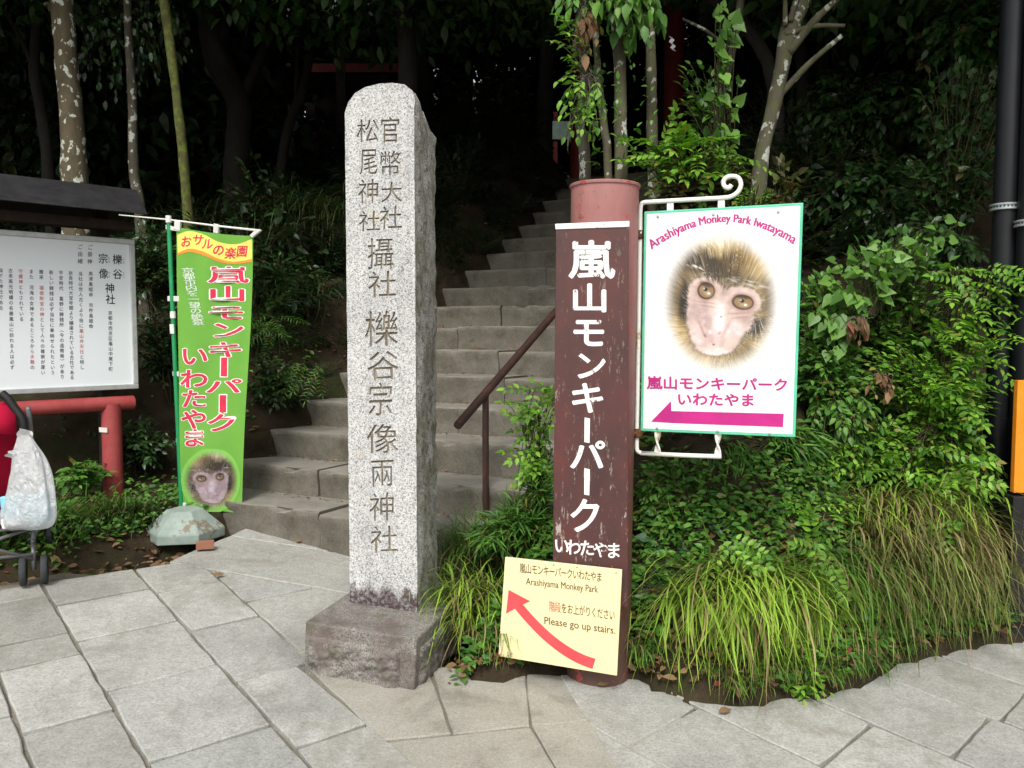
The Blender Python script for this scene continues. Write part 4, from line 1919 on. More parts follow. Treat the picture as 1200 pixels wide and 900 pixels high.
column(ink, '京都市西京区嵐山中尾下町', 528, 437, 530, 705, 5.2)
column(ink, 'ご祭神', 432, 122, 430, 190, 6.2)
column(ink, '奥津島姫命\u3000市杵島姫命', 434, 248, 436, 500)
column(ink, 'ご由緒', 384, 120, 384, 188, 6.2)
column((ink, rdk, 11, 16), '当社は世人古くより俗に嵐山弁天社と称し', 385, 248, 393, 697)
column(ink, '奈良時代大宝年間より鎮座されている古社である', 338, 246, 345, 745)
column(ink, '平安時代\u3000葛野に鋳銭所（今の造幣局）があり', 292, 244, 298, 742)
column(ink, '新しい鋳銭は必ず当社に奉納せられたという', 245, 242, 252, 722)
column((ink, rdk, 3, 9), '爾来\u3000福徳財宝の神として人々の尊崇が厚い', 197, 240, 206, 722)
column((ink, rdk, 15, 18), 'また\u3000河海の女神であるところから水難の', 150, 238, 155, 697)
column((ink, rdk, 0, 3), '守護神ともされている', 98, 236, 103, 466)
column(ink, '古来風光明媚の名勝嵐山に訪れる人は必ず', 50, 233, 58, 697)
column(ink, '詣でた神社である', 3, 232, 5, 412)
ink.obj('black_text', MT['ink'], pan)
rdk.obj('red_text', MT['ink_red'], pan)
zb = npl.one(150, 472)[2]
bx0 = cR + nn_ * .0
mb = MB()
e_end = npl.one(156.5, 472)
e0 = V3(e_end[0], e_end[1], zb)
mb.add(*tube([e0, e0 - ne * .02, e0 - ne * (BW + .1)], .043, 24))
bm = mb.obj('beam', MT['red_beam'], nb, autos=40)
bevel(bm, .004, 2)
pxc = npl.one(131.5, 520)
for i, dl in enumerate((0, -(BW - .34))):
    q = V3(pxc[0], pxc[1], 0) + ne * dl
    zg = terr1(q[0], q[1]) - .1
    mb = MB()
    mb.add(*tube([V3(q[0], q[1], zg), V3(q[0], q[1], zb)], .057, 24))
    pst = mb.obj('post', MT['red_beam'], nb, autos=40)
    if i == 0:
        mb = MB()
        sn = V3(.45, -.89, 0)
        sx_ = V3(.89, .45, 0)
        cst = V3(q[0], q[1], npl.one(127, 503)[2]) + V3(-.024, -.0535, 0) * 1.0
        mb.add(*obox(cst, V3(.92, -.39, 0), V3(-.39, -.92, 0), V3(0, 0, 1), .065, .006, .028))
        mb.obj('sticker', MT['white_plastic'], pst)
    # rear upright that carries board and roof
    mb = MB()
    qb = q - nn_ * .09
    mb.add(*obox(V3(qb[0], qb[1], (zg + ztop + .3) / 2), ne, nn_, V3(0, 0, 1), .07, .07, ztop + .3 - zg))
    mb.obj('upright', MT['dark_wood'], nb)
# roof
rp = Plane(NB + nn_ * .30, nn_)
rr = Plane(NB + nn_ * .02, nn_)
ea, rg = rp.one(173, 252), rr.one(160, 222)
zE, zR = ea[2], rg[2]
eR, rR = V3(ea[0], ea[1], 0), V3(rg[0], rg[1], 0)
back = rR - nn_ * .30
L_ = BW + .35
mb = MB()
th = .03
prof = [(eR, zE), (eR, zE + .012), (rR, zR), (back, zE + .012), (back, zE), (rR, zR - th)]
V = [V3(p[0], p[1], z) for p, z in prof] + [V3(p[0], p[1], z) - ne * L_ for p, z in prof]
mb.add(V, [(0, 1, 2, 5), (5, 2, 3, 4), (11, 8, 7, 6), (10, 9, 8, 11), (0, 6, 7, 1), (1, 7, 8, 2), (2, 8, 9, 3), (3, 9, 10, 4), (4, 10, 11, 5), (5, 11, 6, 0)])
ro_ = mb.obj('roof', MT['roof'], nb)
bevel(ro_, .006, 2)
mb = MB()
mb.add(*obox(V3(rR[0], rR[1], zE - .045) - ne * L_ / 2, ne, nn_, V3(0, 0, 1), L_ - .1, .16, .05))
mb.obj('roof_beam', MT['dark_wood'], nb)

# ------------------------------------------------------------------ STROLLER, BAG
wc = onground(28, 687)
sc_ = thing('stroller', 'folding stroller with crimson fabric seat and grey twin wheels', 'stroller', wc)


def wheel(c, r=.064, wd=.028, axis=V3(.89, .45, 0)):
    ax_ = axis / np.linalg.norm(axis)
    mb = MB()
    mb.add(*lathe(c - ax_ * wd / 2, [(r * .62, 0), (r * .92, 0), (r, wd * .2), (r, wd * .8), (r * .92, wd), (r * .62, wd)], 28, ax_))
    t_ = mb.obj('wheel', MT['tyre'], sc_, autos=50)
    mb = MB()
    mb.add(*lathe(c - ax_ * (wd / 2 + .002), [(.012, 0), (r * .6, .004), (r * .6, wd), (.012, wd + .004)], 20, ax_))
    mb.obj('hub', MT['black_rubber'], t_, autos=50)


wz = wc[2] + .066
fwd = V3(-.45, .89, 0)          # seen from behind, pushed away from the viewer
sid = V3(-.89, -.45, 0)         # across, to the left
W0 = V3(at(27, 668, 3.585)[0], 3.585, wz)
W1 = W0 - sid * .082
wheel(W0)
wheel(W1)
W2 = W0 + sid * .42 + V3(.0, 0, .01)
W3_ = W1 + sid * .42 + V3(.0, 0, .01)
wheel(W2)
wheel(W3_)
for base in (0, .42):
    for dx in (0, .082):
        wheel(W0 + sid * (base - dx) + fwd * .52 + V3(0, 0, .045))
hub = (W0 + W1) / 2
S = lambda f_, s_, z_: V3(*(hub + fwd * f_ + sid * s_)[:2], hub[2] + z_)
mb = MB()
for s_ in (.0, .42):
    dz = .01 * (s_ > 0)
    mb.add(*tube([S(0, s_, dz), S(.02, s_, .12 + dz)], .010, 10))
    mb.add(*tube([S(.56, s_, .02 + dz), S(.54, s_, .12 + dz)], .010, 10))
    mb.add(*tube([S(.0, s_, .13 + dz), S(.55, s_, .13 + dz)], .009, 10))
    mb.add(*tube([S(.55, s_, .13 + dz), S(.28, s_, .42), S(.02, s_, .72)], .010, 10))
    mb.add(*tube([S(.02, s_, .13 + dz), S(.3, s_, .35)], .009, 10))
    mb.add(*tube([S(-.02, s_, .25), S(.3, s_, .13 + dz)], .007, 10))
mb.add(*tube([S(0, 0, .05), S(.0, .42, .23)], .008, 10))
mb.add(*tube([S(0, 0, .19), S(.0, .42, .07)], .008, 10))
mb.add(*tube([S(.0, 0, .07), S(0, .42, .075)], .008, 10))
mb.add(*tube([S(.0, 0, .19), S(0, .42, .195)], .007, 10))
mb.obj('frame', MT['grey_tube'], sc_, smooth=True)
hA = at(28, 502, 3.6)
hpts = [at(2, 461, 3.6), at(10, 468, 3.6), at(17, 478, 3.6), at(26, 491, 3.6), at(28.5, 506, 3.6)]
for s_ in (0, .42):
    mb = MB()
    mb.add(*tube(bez([p + sid * s_ for p in hpts], 24), [.019] * 20 + [.015] * 4 if False else .018, 12))
    mb.obj('handle', MT['black_rubber'], sc_, smooth=True)
    mb = MB()
    mb.add(*tube([hpts[-1] + sid * s_, S(.06, s_, .50), S(.25, s_, .36), S(.55, s_, .14)], .010, 10))
    mb.obj('push_tube', MT['grey_tube'], sc_, smooth=True)
# fabric: seat back with rounded hood top, seat, footwell
V, F = [], []
prof = [(-.02, .60), (-.015, .66), (.02, .70), (.07, .71), (.09, .68), (.10, .60), (.16, .40), (.24, .24), (.40, .22), (.55, .20), (.60, .08)]
prof2 = [(a_ + .055, b_ - .03) for a_, b_ in prof]
nS_ = 9
for i in range(nS_):
    t_ = i / (nS_ - 1)
    bulge = .03 * math.sin(math.pi * t_)
    for (f_, z_) in prof:
        V.append(S(f_ + .03 - bulge, .055 + .40 * t_, z_ + .02 * math.sin(math.pi * t_) + .004 * math.sin(9 * t_ + z_ * 12)))
m_ = len(prof)
F = [(i * m_ + j, (i + 1) * m_ + j, (i + 1) * m_ + j + 1, i * m_ + j + 1) for i in range(nS_ - 1) for j in range(m_ - 1)]
so2 = obj('seat', V, F, MT['red_fabric'], sc_, smooth=True)
sm_ = so2.modifiers.new('thick', 'SOLIDIFY')
sm_.thickness = .03
# plastic bag hanging from the handle
bt = at(29, 503, 3.56)
bag = thing('plastic_bag', 'white translucent carrier bag hanging from the stroller handle', 'plastic bag', bt)
outl = [(505, 27, 5), (512, 29, 8), (520, 31, 11), (530, 33, 17), (545, 34.5, 21), (560, 35.5, 24), (578, 35, 28), (595, 34, 32), (606, 34, 33.5), (613, 33, 32), (619, 31, 27), (621, 28, 15)]
n_ = 44
V, F = [], []
for j, (y, xcn, hw) in enumerate(outl):
    for i in range(n_):
        a_ = i / n_ * 2 * math.pi
        ca, sa = math.cos(a_), math.sin(a_)
        f_ = 1 + .10 * math.sin(a_ * 5 + j * .35) * (1 - j / 14) + .06 * math.sin(a_ * 9 + j * .6) + .16 * nz((ca * 2.2, sa * 2.2, j * .55), 1.0, 4)
        px_, dep = xcn + hw * np.sign(ca) * abs(ca) ** .8 * f_, sa * hw * f_ * .0022
        q = at(px_, y + 1.5 * math.sin(a_ * 3 + j), 3.54 + dep)
        V.append(q)
F = [(j * n_ + i, j * n_ + (i + 1) % n_, (j + 1) * n_ + (i + 1) % n_, (j + 1) * n_ + i) for j in range(len(outl) - 1) for i in range(n_)]
F.append(tuple((len(outl) - 1) * n_ + i for i in range(n_)))
bo = obj('bag_body', V, F, MT['bag'], bag, smooth=True)
sb = bo.modifiers.new('sub', 'SUBSURF')
sb.levels = sb.render_levels = 1
# knotted ears and loops
mb = MB()
for k, (p0, p1, p2) in enumerate((((24, 512), (27, 503), (33, 511)), ((10, 536), (13, 531), (20, 528)), ((26, 514), (31, 504), (36, 516)))):
    q = bez([at(*p0, 3.53), at(*p1, 3.50 + .07 * (k == 2)), at(*p2, 3.54)], 14)
    V = []
    for i, c_ in enumerate(q):
        wv = .014 + .006 * math.sin(i * .9)
        V += [c_ + V3(-wv, 0, .004), c_ + V3(wv, .004, -.004)]
    mb = MB().add(V, [(2 * i, 2 * i + 1, 2 * i + 3, 2 * i + 2) for i in range(len(q) - 1)])
    mb.obj('bag_handle', MT['bag'], bag, smooth=True)
for (x, y, w_, h_, mt_, lab, rz) in ((47, 596, .085, .13, 'carton_blue', 'light blue packet inside the right side of the plastic bag', .3), (17, 594, .10, .10, 'carton_blue', 'light blue packet inside the left side of the plastic bag', -.2),
                                   (20, 612, .11, .045, 'carton_pink', 'white packet lying at the bottom of the plastic bag', .1)):
    c_ = at(x, y, 3.54)
    mb = MB()
    mb.add(*obox(c_, V3(math.cos(rz), math.sin(rz), .08), V3(-math.sin(rz), math.cos(rz), 0), V3(-.08, 0, 1), w_, .05, h_))
    po = mb.obj('packet', MT[mt_])
    tag(po, lab, 'packet')
    bevel(po, .008, 3)

# ------------------------------------------------------------------ PIPES AND SIGNBOARD ON THE RIGHT
for (x, r_, Y, ys, lab) in ((1160.5, .056, 3.95, 243, 'black drain pipe nearer the shrubs with a perforated metal strap'), (1190, .058, 3.85, 262, 'black drain pipe nearer the orange poster with a metal strap')):
    b_ = at(x, 740, Y)
    zg = terr1(b_[0], Y) - .2
    pt_ = thing('drain_pipe', lab, 'pipe', [b_[0], Y, zg])
    mb = MB()
    mb.add(*tube([V3(b_[0], Y, zg), V3(b_[0], Y, 1.2), V3(b_[0] + .01, Y, 4.6)], r_, 24))
    mb.obj('pipe', MT['black_pipe'], pt_, autos=50)
    zs = at(x, ys, Y)[2]
    V, F = lathe(V3(b_[0], Y, zs - .016), [(r_ + .004, 0), (r_ + .012, .002), (r_ + .012, .009), (r_ + .008, .011), (r_ + .008, .021), (r_ + .012, .023), (r_ + .012, .03), (r_ + .004, .032)], 40)
    mb = MB().add(V, F)
    mb.obj('strap', MT['steel'], pt_, autos=30)
    mb = MB()
    for i in range(26):
        a_ = i / 26 * 2 * math.pi
        d_ = V3(math.cos(a_), math.sin(a_), 0)
        mb.add(*obox(V3(b_[0], Y, zs) + d_ * (r_ + .0085), V3(-math.sin(a_), math.cos(a_), 0), d_, V3(0, 0, 1), .007, .003, .007))
    mb.obj('strap_hole', MT['black_panel'], pt_)
    for z_ in (1.0, 3.2):
        mb = MB()
        mb.add(*tube([V3(b_[0], Y, z_), V3(b_[0], Y, z_ + .1)], r_ + .006, 24))
        mb.obj('socket', MT['black_pipe'], pt_, autos=50)
sY = 3.62
s0 = at(1187, 600, sY)
zg = at(1187, 748, sY)[2]
sg = thing('signboard', 'black standing panel with an orange poster at the right edge', 'signboard', [s0[0] + .3, sY, zg])
zt_ = at(1187, 430, sY)[2]
mb = MB()
mb.add(*obox(V3(s0[0] + .36, sY + .05, (zg + at(0, 582, sY)[2]) / 2 - .02), V3(1, 0, 0), V3(0, 1, 0), V3(0, 0, 1), .72, .1, at(0, 582, sY)[2] - zg + .04))
bevel(mb.obj('base_panel', MT['black_panel'], sg), .004, 2)
mb = MB()
zA, zB = at(0, 578.5, sY)[2], at(0, 446, sY)[2]
mb.add(*obox(V3(s0[0] + .36, sY + .03, (zA + zB) / 2), V3(1, 0, 0), V3(0, 1, 0), V3(0, 0, 1), .70, .03, zB - zA))
ps = mb.obj('poster', MT['orange'], sg)
bevel(ps, .003, 2)
mb = MB()
mb.add(*obox(V3(s0[0] + .42, sY + .0135, (zA + zB) / 2), V3(1, 0, 0), V3(0, 1, 0), V3(0, 0, 1), .70 - .17, .002, zB - zA - .12))
mb.obj('poster_print', MT['orange_yellow'], ps)

# ------------------------------------------------------------------ SHRINE BEHIND THE TREES
def torii():
    l1 = at(679, 205, 9.3)
    l2 = at(789, 205, 8.5)
    z0_ = step_z(NSTEP)
    c_ = (l1 + l2) / 2
    to = thing('torii_gate', 'small vermilion gate at the top of the dark stone steps', 'torii gate', [c_[0], c_[1], z0_])
    d_ = l2 - l1
    d_[2] = 0
    d_ /= np.linalg.norm(d_)
    for p in (l1, l2):
        mb = MB()
        mb.add(*tube([V3(p[0], p[1], z0_ - .1), V3(p[0], p[1], z0_ + 1.1), V3(p[0], p[1], z0_ + 2.5)], [.105, .10, .09], 20))
        mb.obj('pillar', MT['shrine_red'], to, autos=40)
    mb = MB()
    nb_ = V3(-d_[1], d_[0], 0)
    a_, b_ = l1 - d_ * .4, l2 + d_ * .4
    mb.add(*obox(V3(c_[0], c_[1], z0_ + 1.95), d_, nb_, V3(0, 0, 1), np.linalg.norm(l2 - l1) + .5, .09, .14))
    mb.obj('tie_beam', MT['shrine_red'], to)
    mb = MB()
    mb.add(*obox(V3(c_[0], c_[1], z0_ + 2.56), d_, nb_, V3(0, 0, 1), np.linalg.norm(l2 - l1) + 1.0, .2, .2))
    mb.obj('lintel', MT['shrine_red'], to)
    return to


torii()


def hall():
    Y = 13.0
    cx0, cx1 = at(330, 30, Y)[0], at(478, 30, Y)[0]
    zE_ = at(0, 40, Y)[2]
    zf = terr1((cx0 + cx1) / 2, Y) - .3
    h_ = thing('shrine_hall', 'shrine hall with pale grey roof edge and red railing deep in the trees', 'building', [(cx0 + cx1) / 2, Y, zf])
    mb = MB()
    X0, X1 = cx0 - .3, cx1 + .15
    V = [V3(X0, Y - .6, zE_), V3(X1, Y - .6, zE_), V3(X1, Y - .6, zE_ + .16), V3(X0, Y - .6, zE_ + .16), V3(X0, Y + 1.8, zE_ + .1), V3(X1, Y + 1.8, zE_ + .1), V3(X1, Y + 1.8, zE_ + 1.5), V3(X0, Y + 1.8, zE_ + 1.5)]
    mb.add(V, [(0, 1, 2, 3), (3, 2, 6, 7), (0, 4, 5, 1), (4, 7, 6, 5), (0, 3, 7, 4), (1, 5, 6, 2)])
    mb.obj('roof', MT['shrine_roof'], h_)
    mb = MB()
    mb.add(*obox(V3((cx0 + cx1) / 2, Y + .9, (zf + zE_) / 2), V3(1, 0, 0), V3(0, 1, 0), V3(0, 0, 1), cx1 - cx0 - .6, 1.4, zE_ - zf + .05))
    mb.obj('wall', MT['dark_wood'], h_)
    zr_ = at(0, 81, Y - .3)[2]
    mb = MB()
    mb.add(*obox(V3((cx0 + cx1) / 2, Y - .3, zr_), V3(1, 0, 0), V3(0, 1, 0), V3(0, 0, 1), cx1 - cx0, .12, .13))
    mb.obj('railing', MT['shrine_red'], h_)
    for i in range(3):
        x = cx0 + (cx1 - cx0) * (i / 2)
        mb = MB()
        mb.add(*obox(V3(x, Y - .3, (zf + zE_) / 2), V3(1, 0, 0), V3(0, 1, 0), V3(0, 0, 1), .14, .139, zE_ - zf))
        mb.obj('column', MT['shrine_red' if i == 2 else 'dark_wood'], h_)


hall()
c_ = at(668, 153, 11.5)  # added board in place of a pale bright patch of unknown origin
pbd = thing('pale_board', 'added pale greenish board behind the vermilion gate pillar', 'board', [c_[0], 11.5, step_z(NSTEP)])
mb = MB()
mb.add(*obox(V3(c_[0] + .02, 11.5, c_[2]), V3(1, 0, 0), V3(0, 1, 0), V3(0, 0, 1), .52, .05, .24))
mb.obj('panel', MT['pale_green'], pbd)
for dx in (-.2, .22):
    mb = MB()
    mb.add(*obox(V3(c_[0] + dx, 11.53, (step_z(NSTEP) + c_[2] + .2) / 2 - .1), V3(1, 0, 0), V3(0, 1, 0), V3(0, 0, 1), .06, .06, c_[2] - step_z(NSTEP) + .5))
    mb.obj('leg', MT['shrine_red'], pbd)

# ------------------------------------------------------------------ PLANTS: leaves as small folded faces
T_OV = (np.array([(0, 0, 0), (-.23, .28, .05), (0, .3, -.015), (.23, .28, .05), (-.22, .58, .03), (0, .62, -.04), (.22, .58, .03), (0, 1, -.13)], float),
        np.array([(0, 2, 1), (0, 3, 2), (1, 2, 5), (1, 5, 4), (2, 3, 6), (2, 6, 5), (4, 5, 7), (5, 6, 7)]))
T_HT = (np.array([(0, .08, 0), (-.2, -.1, .06), (-.42, .06, .09), (-.42, .32, .05), (-.2, .68, -.02), (0, 1.02, -.12), (.2, .68, -.02), (.42, .32, .05), (.42, .06, .09), (.2, -.1, .06), (0, .45, -.05)], float),
        np.array([(0, 1, 10), (1, 2, 10), (2, 3, 10), (3, 4, 10), (4, 5, 10), (5, 6, 10), (6, 7, 10), (7, 8, 10), (8, 9, 10), (9, 0, 10)]))
T_LN = (np.array([(0, 0, 0), (-.055, .3, .015), (0, .3, -.01), (.055, .3, .015), (-.04, .68, -.03), (0, .68, -.055), (.04, .68, -.03), (0, 1, -.17)], float), T_OV[1])
T_LO = (np.array([(0, 0, 0), (-.27, .45, .05), (.27, .45, .05), (0, 1, -.1)], float), np.array([(0, 2, 1), (1, 2, 3)]))


def unit(v):
    return v / (np.linalg.norm(v, axis=-1, keepdims=True) + 1e-9)


def leaves(tmpl, pos, dirv, nrm, ln):
    pos, dirv, nrm = np.asarray(pos), unit(np.asarray(dirv)), np.asarray(nrm)
    nrm = unit(nrm - dirv * (nrm * dirv).sum(1, keepdims=True))
    side = np.cross(dirv, nrm)
    t, f = tmpl
    ln = np.asarray(ln).reshape(-1, 1, 1)
    V = pos[:, None] + ln * (t[None, :, :1] * side[:, None] + t[None, :, 1:2] * dirv[:, None] + t[None, :, 2:] * nrm[:, None])
    n = len(pos)
    F = (f[None] + (np.arange(n) * len(t))[:, None, None]).reshape(-1, 3)
    return V.reshape(-1, 3), F


def join(parts):
    Vs, Fs, n = [], [], 0
    for V, F in parts:
        Vs.append(V)
        Fs.append(F + n)
        n += len(V)
    return np.concatenate(Vs), np.concatenate(Fs)


def ribbons(P, wd):
    """P: (N, K, 3) centre lines of N stems; crossed thin strips"""
    N, K, _ = P.shape
    T = np.gradient(P, axis=1)
    sd_ = unit(np.cross(T, np.array([0.3, .4, 1.0])))
    up = unit(np.cross(sd_, T))
    w_ = np.asarray(wd).reshape(-1, 1, 1)
    a = P + sd_ * w_
    b = P - sd_ * w_ * .6 + up * w_ * .8
    c = P - sd_ * w_ * .6 - up * w_ * .8
    V = np.stack([a, b, c], 2).reshape(N, K * 3, 3)
    f = []
    for i in range(K - 1):
        for j in range(3):
            f.append((i * 3 + j, i * 3 + (j + 1) % 3, i * 3 + 3 + (j + 1) % 3, i * 3 + 3 + j))
    f = np.array(f)
    F = (f[None] + (np.arange(N) * K * 3)[:, None, None]).reshape(-1, 4)
    return V.reshape(-1, 3), F


def sph(n, r):
    v = unit(r.normal(size=(n, 3)))
    return v


def lobes_points(lobes, n, r, shell=.55):
    vol = np.array([l[3] * l[4] * l[5] for l in lobes]) ** .75
    k = r.choice(len(lobes), n, p=vol / vol.sum())
    L = np.array(lobes, float)[k]
    rr = shell + (1 - shell) * r.random(n) ** .6
    return L[:, :3] + sph(n, r) * L[:, 3:] * rr[:, None]


LEAF = {}
LEAF['fresh'] = leafmat('fresh_leaf', (.065, .19, .018), (.25, .48, .05), (.22, .20, .04), .3)
LEAF['mid'] = leafmat('green_leaf', (.034, .115, .017), (.135, .30, .040), (.16, .11, .03), .22)
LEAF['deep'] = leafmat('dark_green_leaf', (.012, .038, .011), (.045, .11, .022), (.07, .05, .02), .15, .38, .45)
LEAF['heart'] = leafmat('pale_vine_leaf', (.07, .17, .03), (.17, .34, .06), None, .3)
LEAF['blue'] = leafmat('bluish_leaf', (.025, .085, .03), (.06, .16, .06), None, .2)
LEAF['redtip'] = leafmat('bronze_leaf', (.06, .05, .02), (.10, .12, .03), (.20, .05, .03), .25)
LEAF['dry'] = leafmat('dry_leaf', (.10, .055, .025), (.30, .19, .10), (.24, .04, .03), .15, .7, .2)
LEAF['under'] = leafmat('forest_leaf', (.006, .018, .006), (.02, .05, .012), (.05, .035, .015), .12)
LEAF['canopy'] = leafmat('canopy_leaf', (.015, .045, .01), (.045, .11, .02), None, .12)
MT['stem'] = plain('green_brown_stem', (.06, .055, .025), .8, .2, bump=0)
MT['twig'] = plain('grey_twig', (.11, .095, .075), .85, .2, bump=0)


def sprigs(base, tips, r, per, lf, tmpl, tail=.45, droop=.25, up=.5, bend=.25, ratio=(0.5, 1.3), face=(0, -.35, 1.0)):
    """branching stems from base to tips with leaves along the outer part"""
    n = len(tips)
    base = np.asarray(base, float)
    st = base + r.normal(0, .03, (n, 3)) * np.array([1, 1, .2])
    mid = st * .45 + tips * .55 + np.stack([np.zeros(n), np.zeros(n), np.linalg.norm(tips - st, axis=1) * bend], 1) + r.normal(0, .02, (n, 3))
    K = 7
    t = np.linspace(0, 1, K)[None, :, None]
    P = (1 - t) ** 2 * st[:, None] + 2 * t * (1 - t) * mid[:, None] + t ** 2 * tips[:, None]
    u = 1 - tail * (np.arange(per) + .0) / per
    u = np.clip(u[None] + r.normal(0, .02, (n, per)), 0, 1)
    pos = (1 - u[..., None]) ** 2 * st[:, None] + 2 * u[..., None] * (1 - u[..., None]) * mid[:, None] + u[..., None] ** 2 * tips[:, None]
    tan = unit(2 * (1 - u[..., None]) * (mid - st)[:, None] + 2 * u[..., None] * (tips - mid)[:, None])
    sd_ = unit(np.cross(tan, np.array([0, 0, 1.0])) + r.normal(0, .2, tan.shape))
    sg_ = np.where(np.arange(per) % 2 == 0, 1, -1)[None, :, None]
    dv = unit(tan * .55 + sd_ * sg_ * .9 + np.array([0, 0, -droop]) + r.normal(0, .25, tan.shape))
    dv[:, 0] = unit(tan[:, 0] + np.array([0, 0, -droop * .6]))
    nr = np.array(face, float) + r.normal(0, .35, tan.shape)
    ln = lf * r.uniform(*ratio, (n, per)) * (1 - .25 * u)
    LV, LF = leaves(tmpl, pos.reshape(-1, 3), dv.reshape(-1, 3), nr.reshape(-1, 3), ln.ravel())
    return (LV, LF), ribbons(P, r.uniform(.0012, .0026, n) * 1.2)


def pinnate(tips, dirs, r, pairs, length, lf, tmpl=T_OV, face=(0, -.35, 1.0)):
    """compound leaves: a rachis with pairs of leaflets"""
    n = len(tips)
    dirs = unit(np.asarray(dirs))
    nr = unit(np.array(face, float) + r.normal(0, .3, (n, 3)))
    nr = unit(nr - dirs * (nr * dirs).sum(1, keepdims=True))
    sd_ = np.cross(dirs, nr)
    L = length * r.uniform(.7, 1.15, n)
    pos, dv, nn2, ln = [], [], [], []
    for i in range(pairs):
        u = .2 + .75 * i / (pairs - 1)
        p = tips + dirs * (L * u)[:, None] - nr * (L * .22 * u * u)[:, None]
        for s_ in (-1, 1):
            pos.append(p)
            dv.append(sd_ * s_ + dirs * .45 - nr * .15 + r.normal(0, .12, (n, 3)))
            nn2.append(nr + r.normal(0, .15, (n, 3)))
            ln.append(np.full(n, lf) * (1 - .45 * abs(u - .45)) * r.uniform(.85, 1.1, n))
    p = tips + dirs * (L * .97)[:, None] - nr * (L * .21)[:, None]
    pos.append(p)
    dv.append(dirs - nr * .3)
    nn2.append(nr)
    ln.append(np.full(n, lf))
    lv = leaves(tmpl, np.concatenate(pos), np.concatenate(dv), np.concatenate(nn2), np.concatenate(ln))
    K = 5
    t = np.linspace(0, 1, K)[None, :, None]
    P = tips[:, None] + dirs[:, None] * (L[:, None, None] * t) - nr[:, None] * (L[:, None, None] * .22 * t * t)
    return lv, ribbons(P, np.full(n, .0011))


def plant(name, label, cat, base, lv, stems, mat, smat=None, group=None):
    o = thing(name, label, cat, base, group)
    if isinstance(lv, list):
        lv = join(lv)
    obj('foliage', lv[0], lv[1], mat, o)
    if stems is not None:
        if isinstance(stems, list):
            stems = join(stems)
        obj('stems', stems[0], stems[1], smat or MT['stem'], o)
    return o


# ---- grass
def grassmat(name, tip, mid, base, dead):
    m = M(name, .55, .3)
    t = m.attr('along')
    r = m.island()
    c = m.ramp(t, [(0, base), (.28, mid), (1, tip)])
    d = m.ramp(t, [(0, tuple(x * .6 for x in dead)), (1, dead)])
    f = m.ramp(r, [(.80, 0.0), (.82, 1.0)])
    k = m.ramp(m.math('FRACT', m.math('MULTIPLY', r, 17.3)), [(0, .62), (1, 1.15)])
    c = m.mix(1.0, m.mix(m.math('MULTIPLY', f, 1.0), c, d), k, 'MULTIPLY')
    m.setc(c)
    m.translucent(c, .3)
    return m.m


GR = {'bright': grassmat('bright_grass', (.38, .56, .07), (.24, .42, .05), (.26, .19, .09), (.42, .32, .15)),
      'dry': grassmat('dry_grass', (.22, .33, .06), (.28, .23, .10), (.24, .16, .08), (.36, .25, .13)),
      'green': grassmat('green_grass', (.15, .31, .04), (.085, .20, .03), (.11, .10, .04), (.28, .22, .10)),
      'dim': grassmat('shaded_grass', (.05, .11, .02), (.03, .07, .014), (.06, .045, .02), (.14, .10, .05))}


def blades(r, n, base, spread, length, lean, width, fall, dirbias=None, K=9, az=None, jit=.35):
    """arching blades: start near base, rise, bend over and hang"""
    base = np.asarray(base, float)
    a = r.uniform(0, 2 * math.pi, n) if az is None else r.normal(az[0], az[1], n)
    h = np.stack([np.cos(a), np.sin(a), np.zeros(n)], 1)
    if dirbias is not None:
        h = unit(h + np.asarray(dirbias, float))
    st = base + r.normal(0, 1, (n, 3)) * np.asarray(spread) * .5
    L = length * r.uniform(.55, 1.15, n)
    el0 = np.clip(r.normal(lean, .22, n), .2, 1.5)
    f = fall * r.uniform(.6, 1.35, n)
    P = np.zeros((n, K, 3))
    P[:, 0] = st
    sidew = np.cross(h, [0, 0, 1.0]) * r.normal(0, jit, n)[:, None]
    kink = np.zeros(n)
    brk = np.where(r.random(n) < .14, r.integers(3, K - 1, n), 99)
    wob = np.zeros((n, 3))
    for i in range(1, K):
        t = i / (K - 1)
        kink = kink + np.where(brk == i, r.uniform(.5, 1.3, n), 0)
        wob = wob + r.normal(0, .10, (n, 3))
        e = np.maximum(el0 - f * t ** .9 - kink, -1.5)
        d = h * np.cos(e)[:, None] + np.array([0, 0, 1.0]) * np.sin(e)[:, None] + sidew * t * .5 + wob
        P[:, i] = P[:, i - 1] + unit(d) * (L / (K - 1))[:, None]
    T = np.gradient(P, axis=1)
    sd_ = unit(np.cross(T, np.array([0, 0, 1.0])) + np.cross(T, np.array([0, 1.0, 0])) * .4)
    wt = width * r.uniform(.45, 1.35, n)[:, None, None] * (1 - np.linspace(0, 1, K) ** 2.2 * .92)[None, :, None]
    V = np.stack([P + sd_ * wt, P - sd_ * wt], 2).reshape(-1, 3)
    f_ = np.array([(2 * i, 2 * i + 1, 2 * i + 3, 2 * i + 2) for i in range(K - 1)])
    F = (f_[None] + (np.arange(n) * 2 * K)[:, None, None]).reshape(-1, 4)
    al = np.tile(np.repeat(np.linspace(0, 1, K), 2), n)
    return V, F, al


def grass(name, label, base, mat, sets, cat='grass clump', group=None):
    o = thing(name, label, cat, base, group)
    Vs, Fs, As, n = [], [], [], 0
    for V, F, A in sets:
        Vs.append(V)
        Fs.append(F + n)
        As.append(A)
        n += len(V)
    m = obj('blades', np.concatenate(Vs), np.concatenate(Fs), mat, o)
    at_ = m.data.attributes.new('along', 'FLOAT', 'POINT')
    at_.data.foreach_set('value', np.concatenate(As).astype(np.float32))
    return o


def floor_at(x, y, Y, dz=0.0):
    p = at(x, y, Y)
    return V3(p[0], Y, terr1(p[0], Y) + dz)


r1 = np.random.default_rng(11)
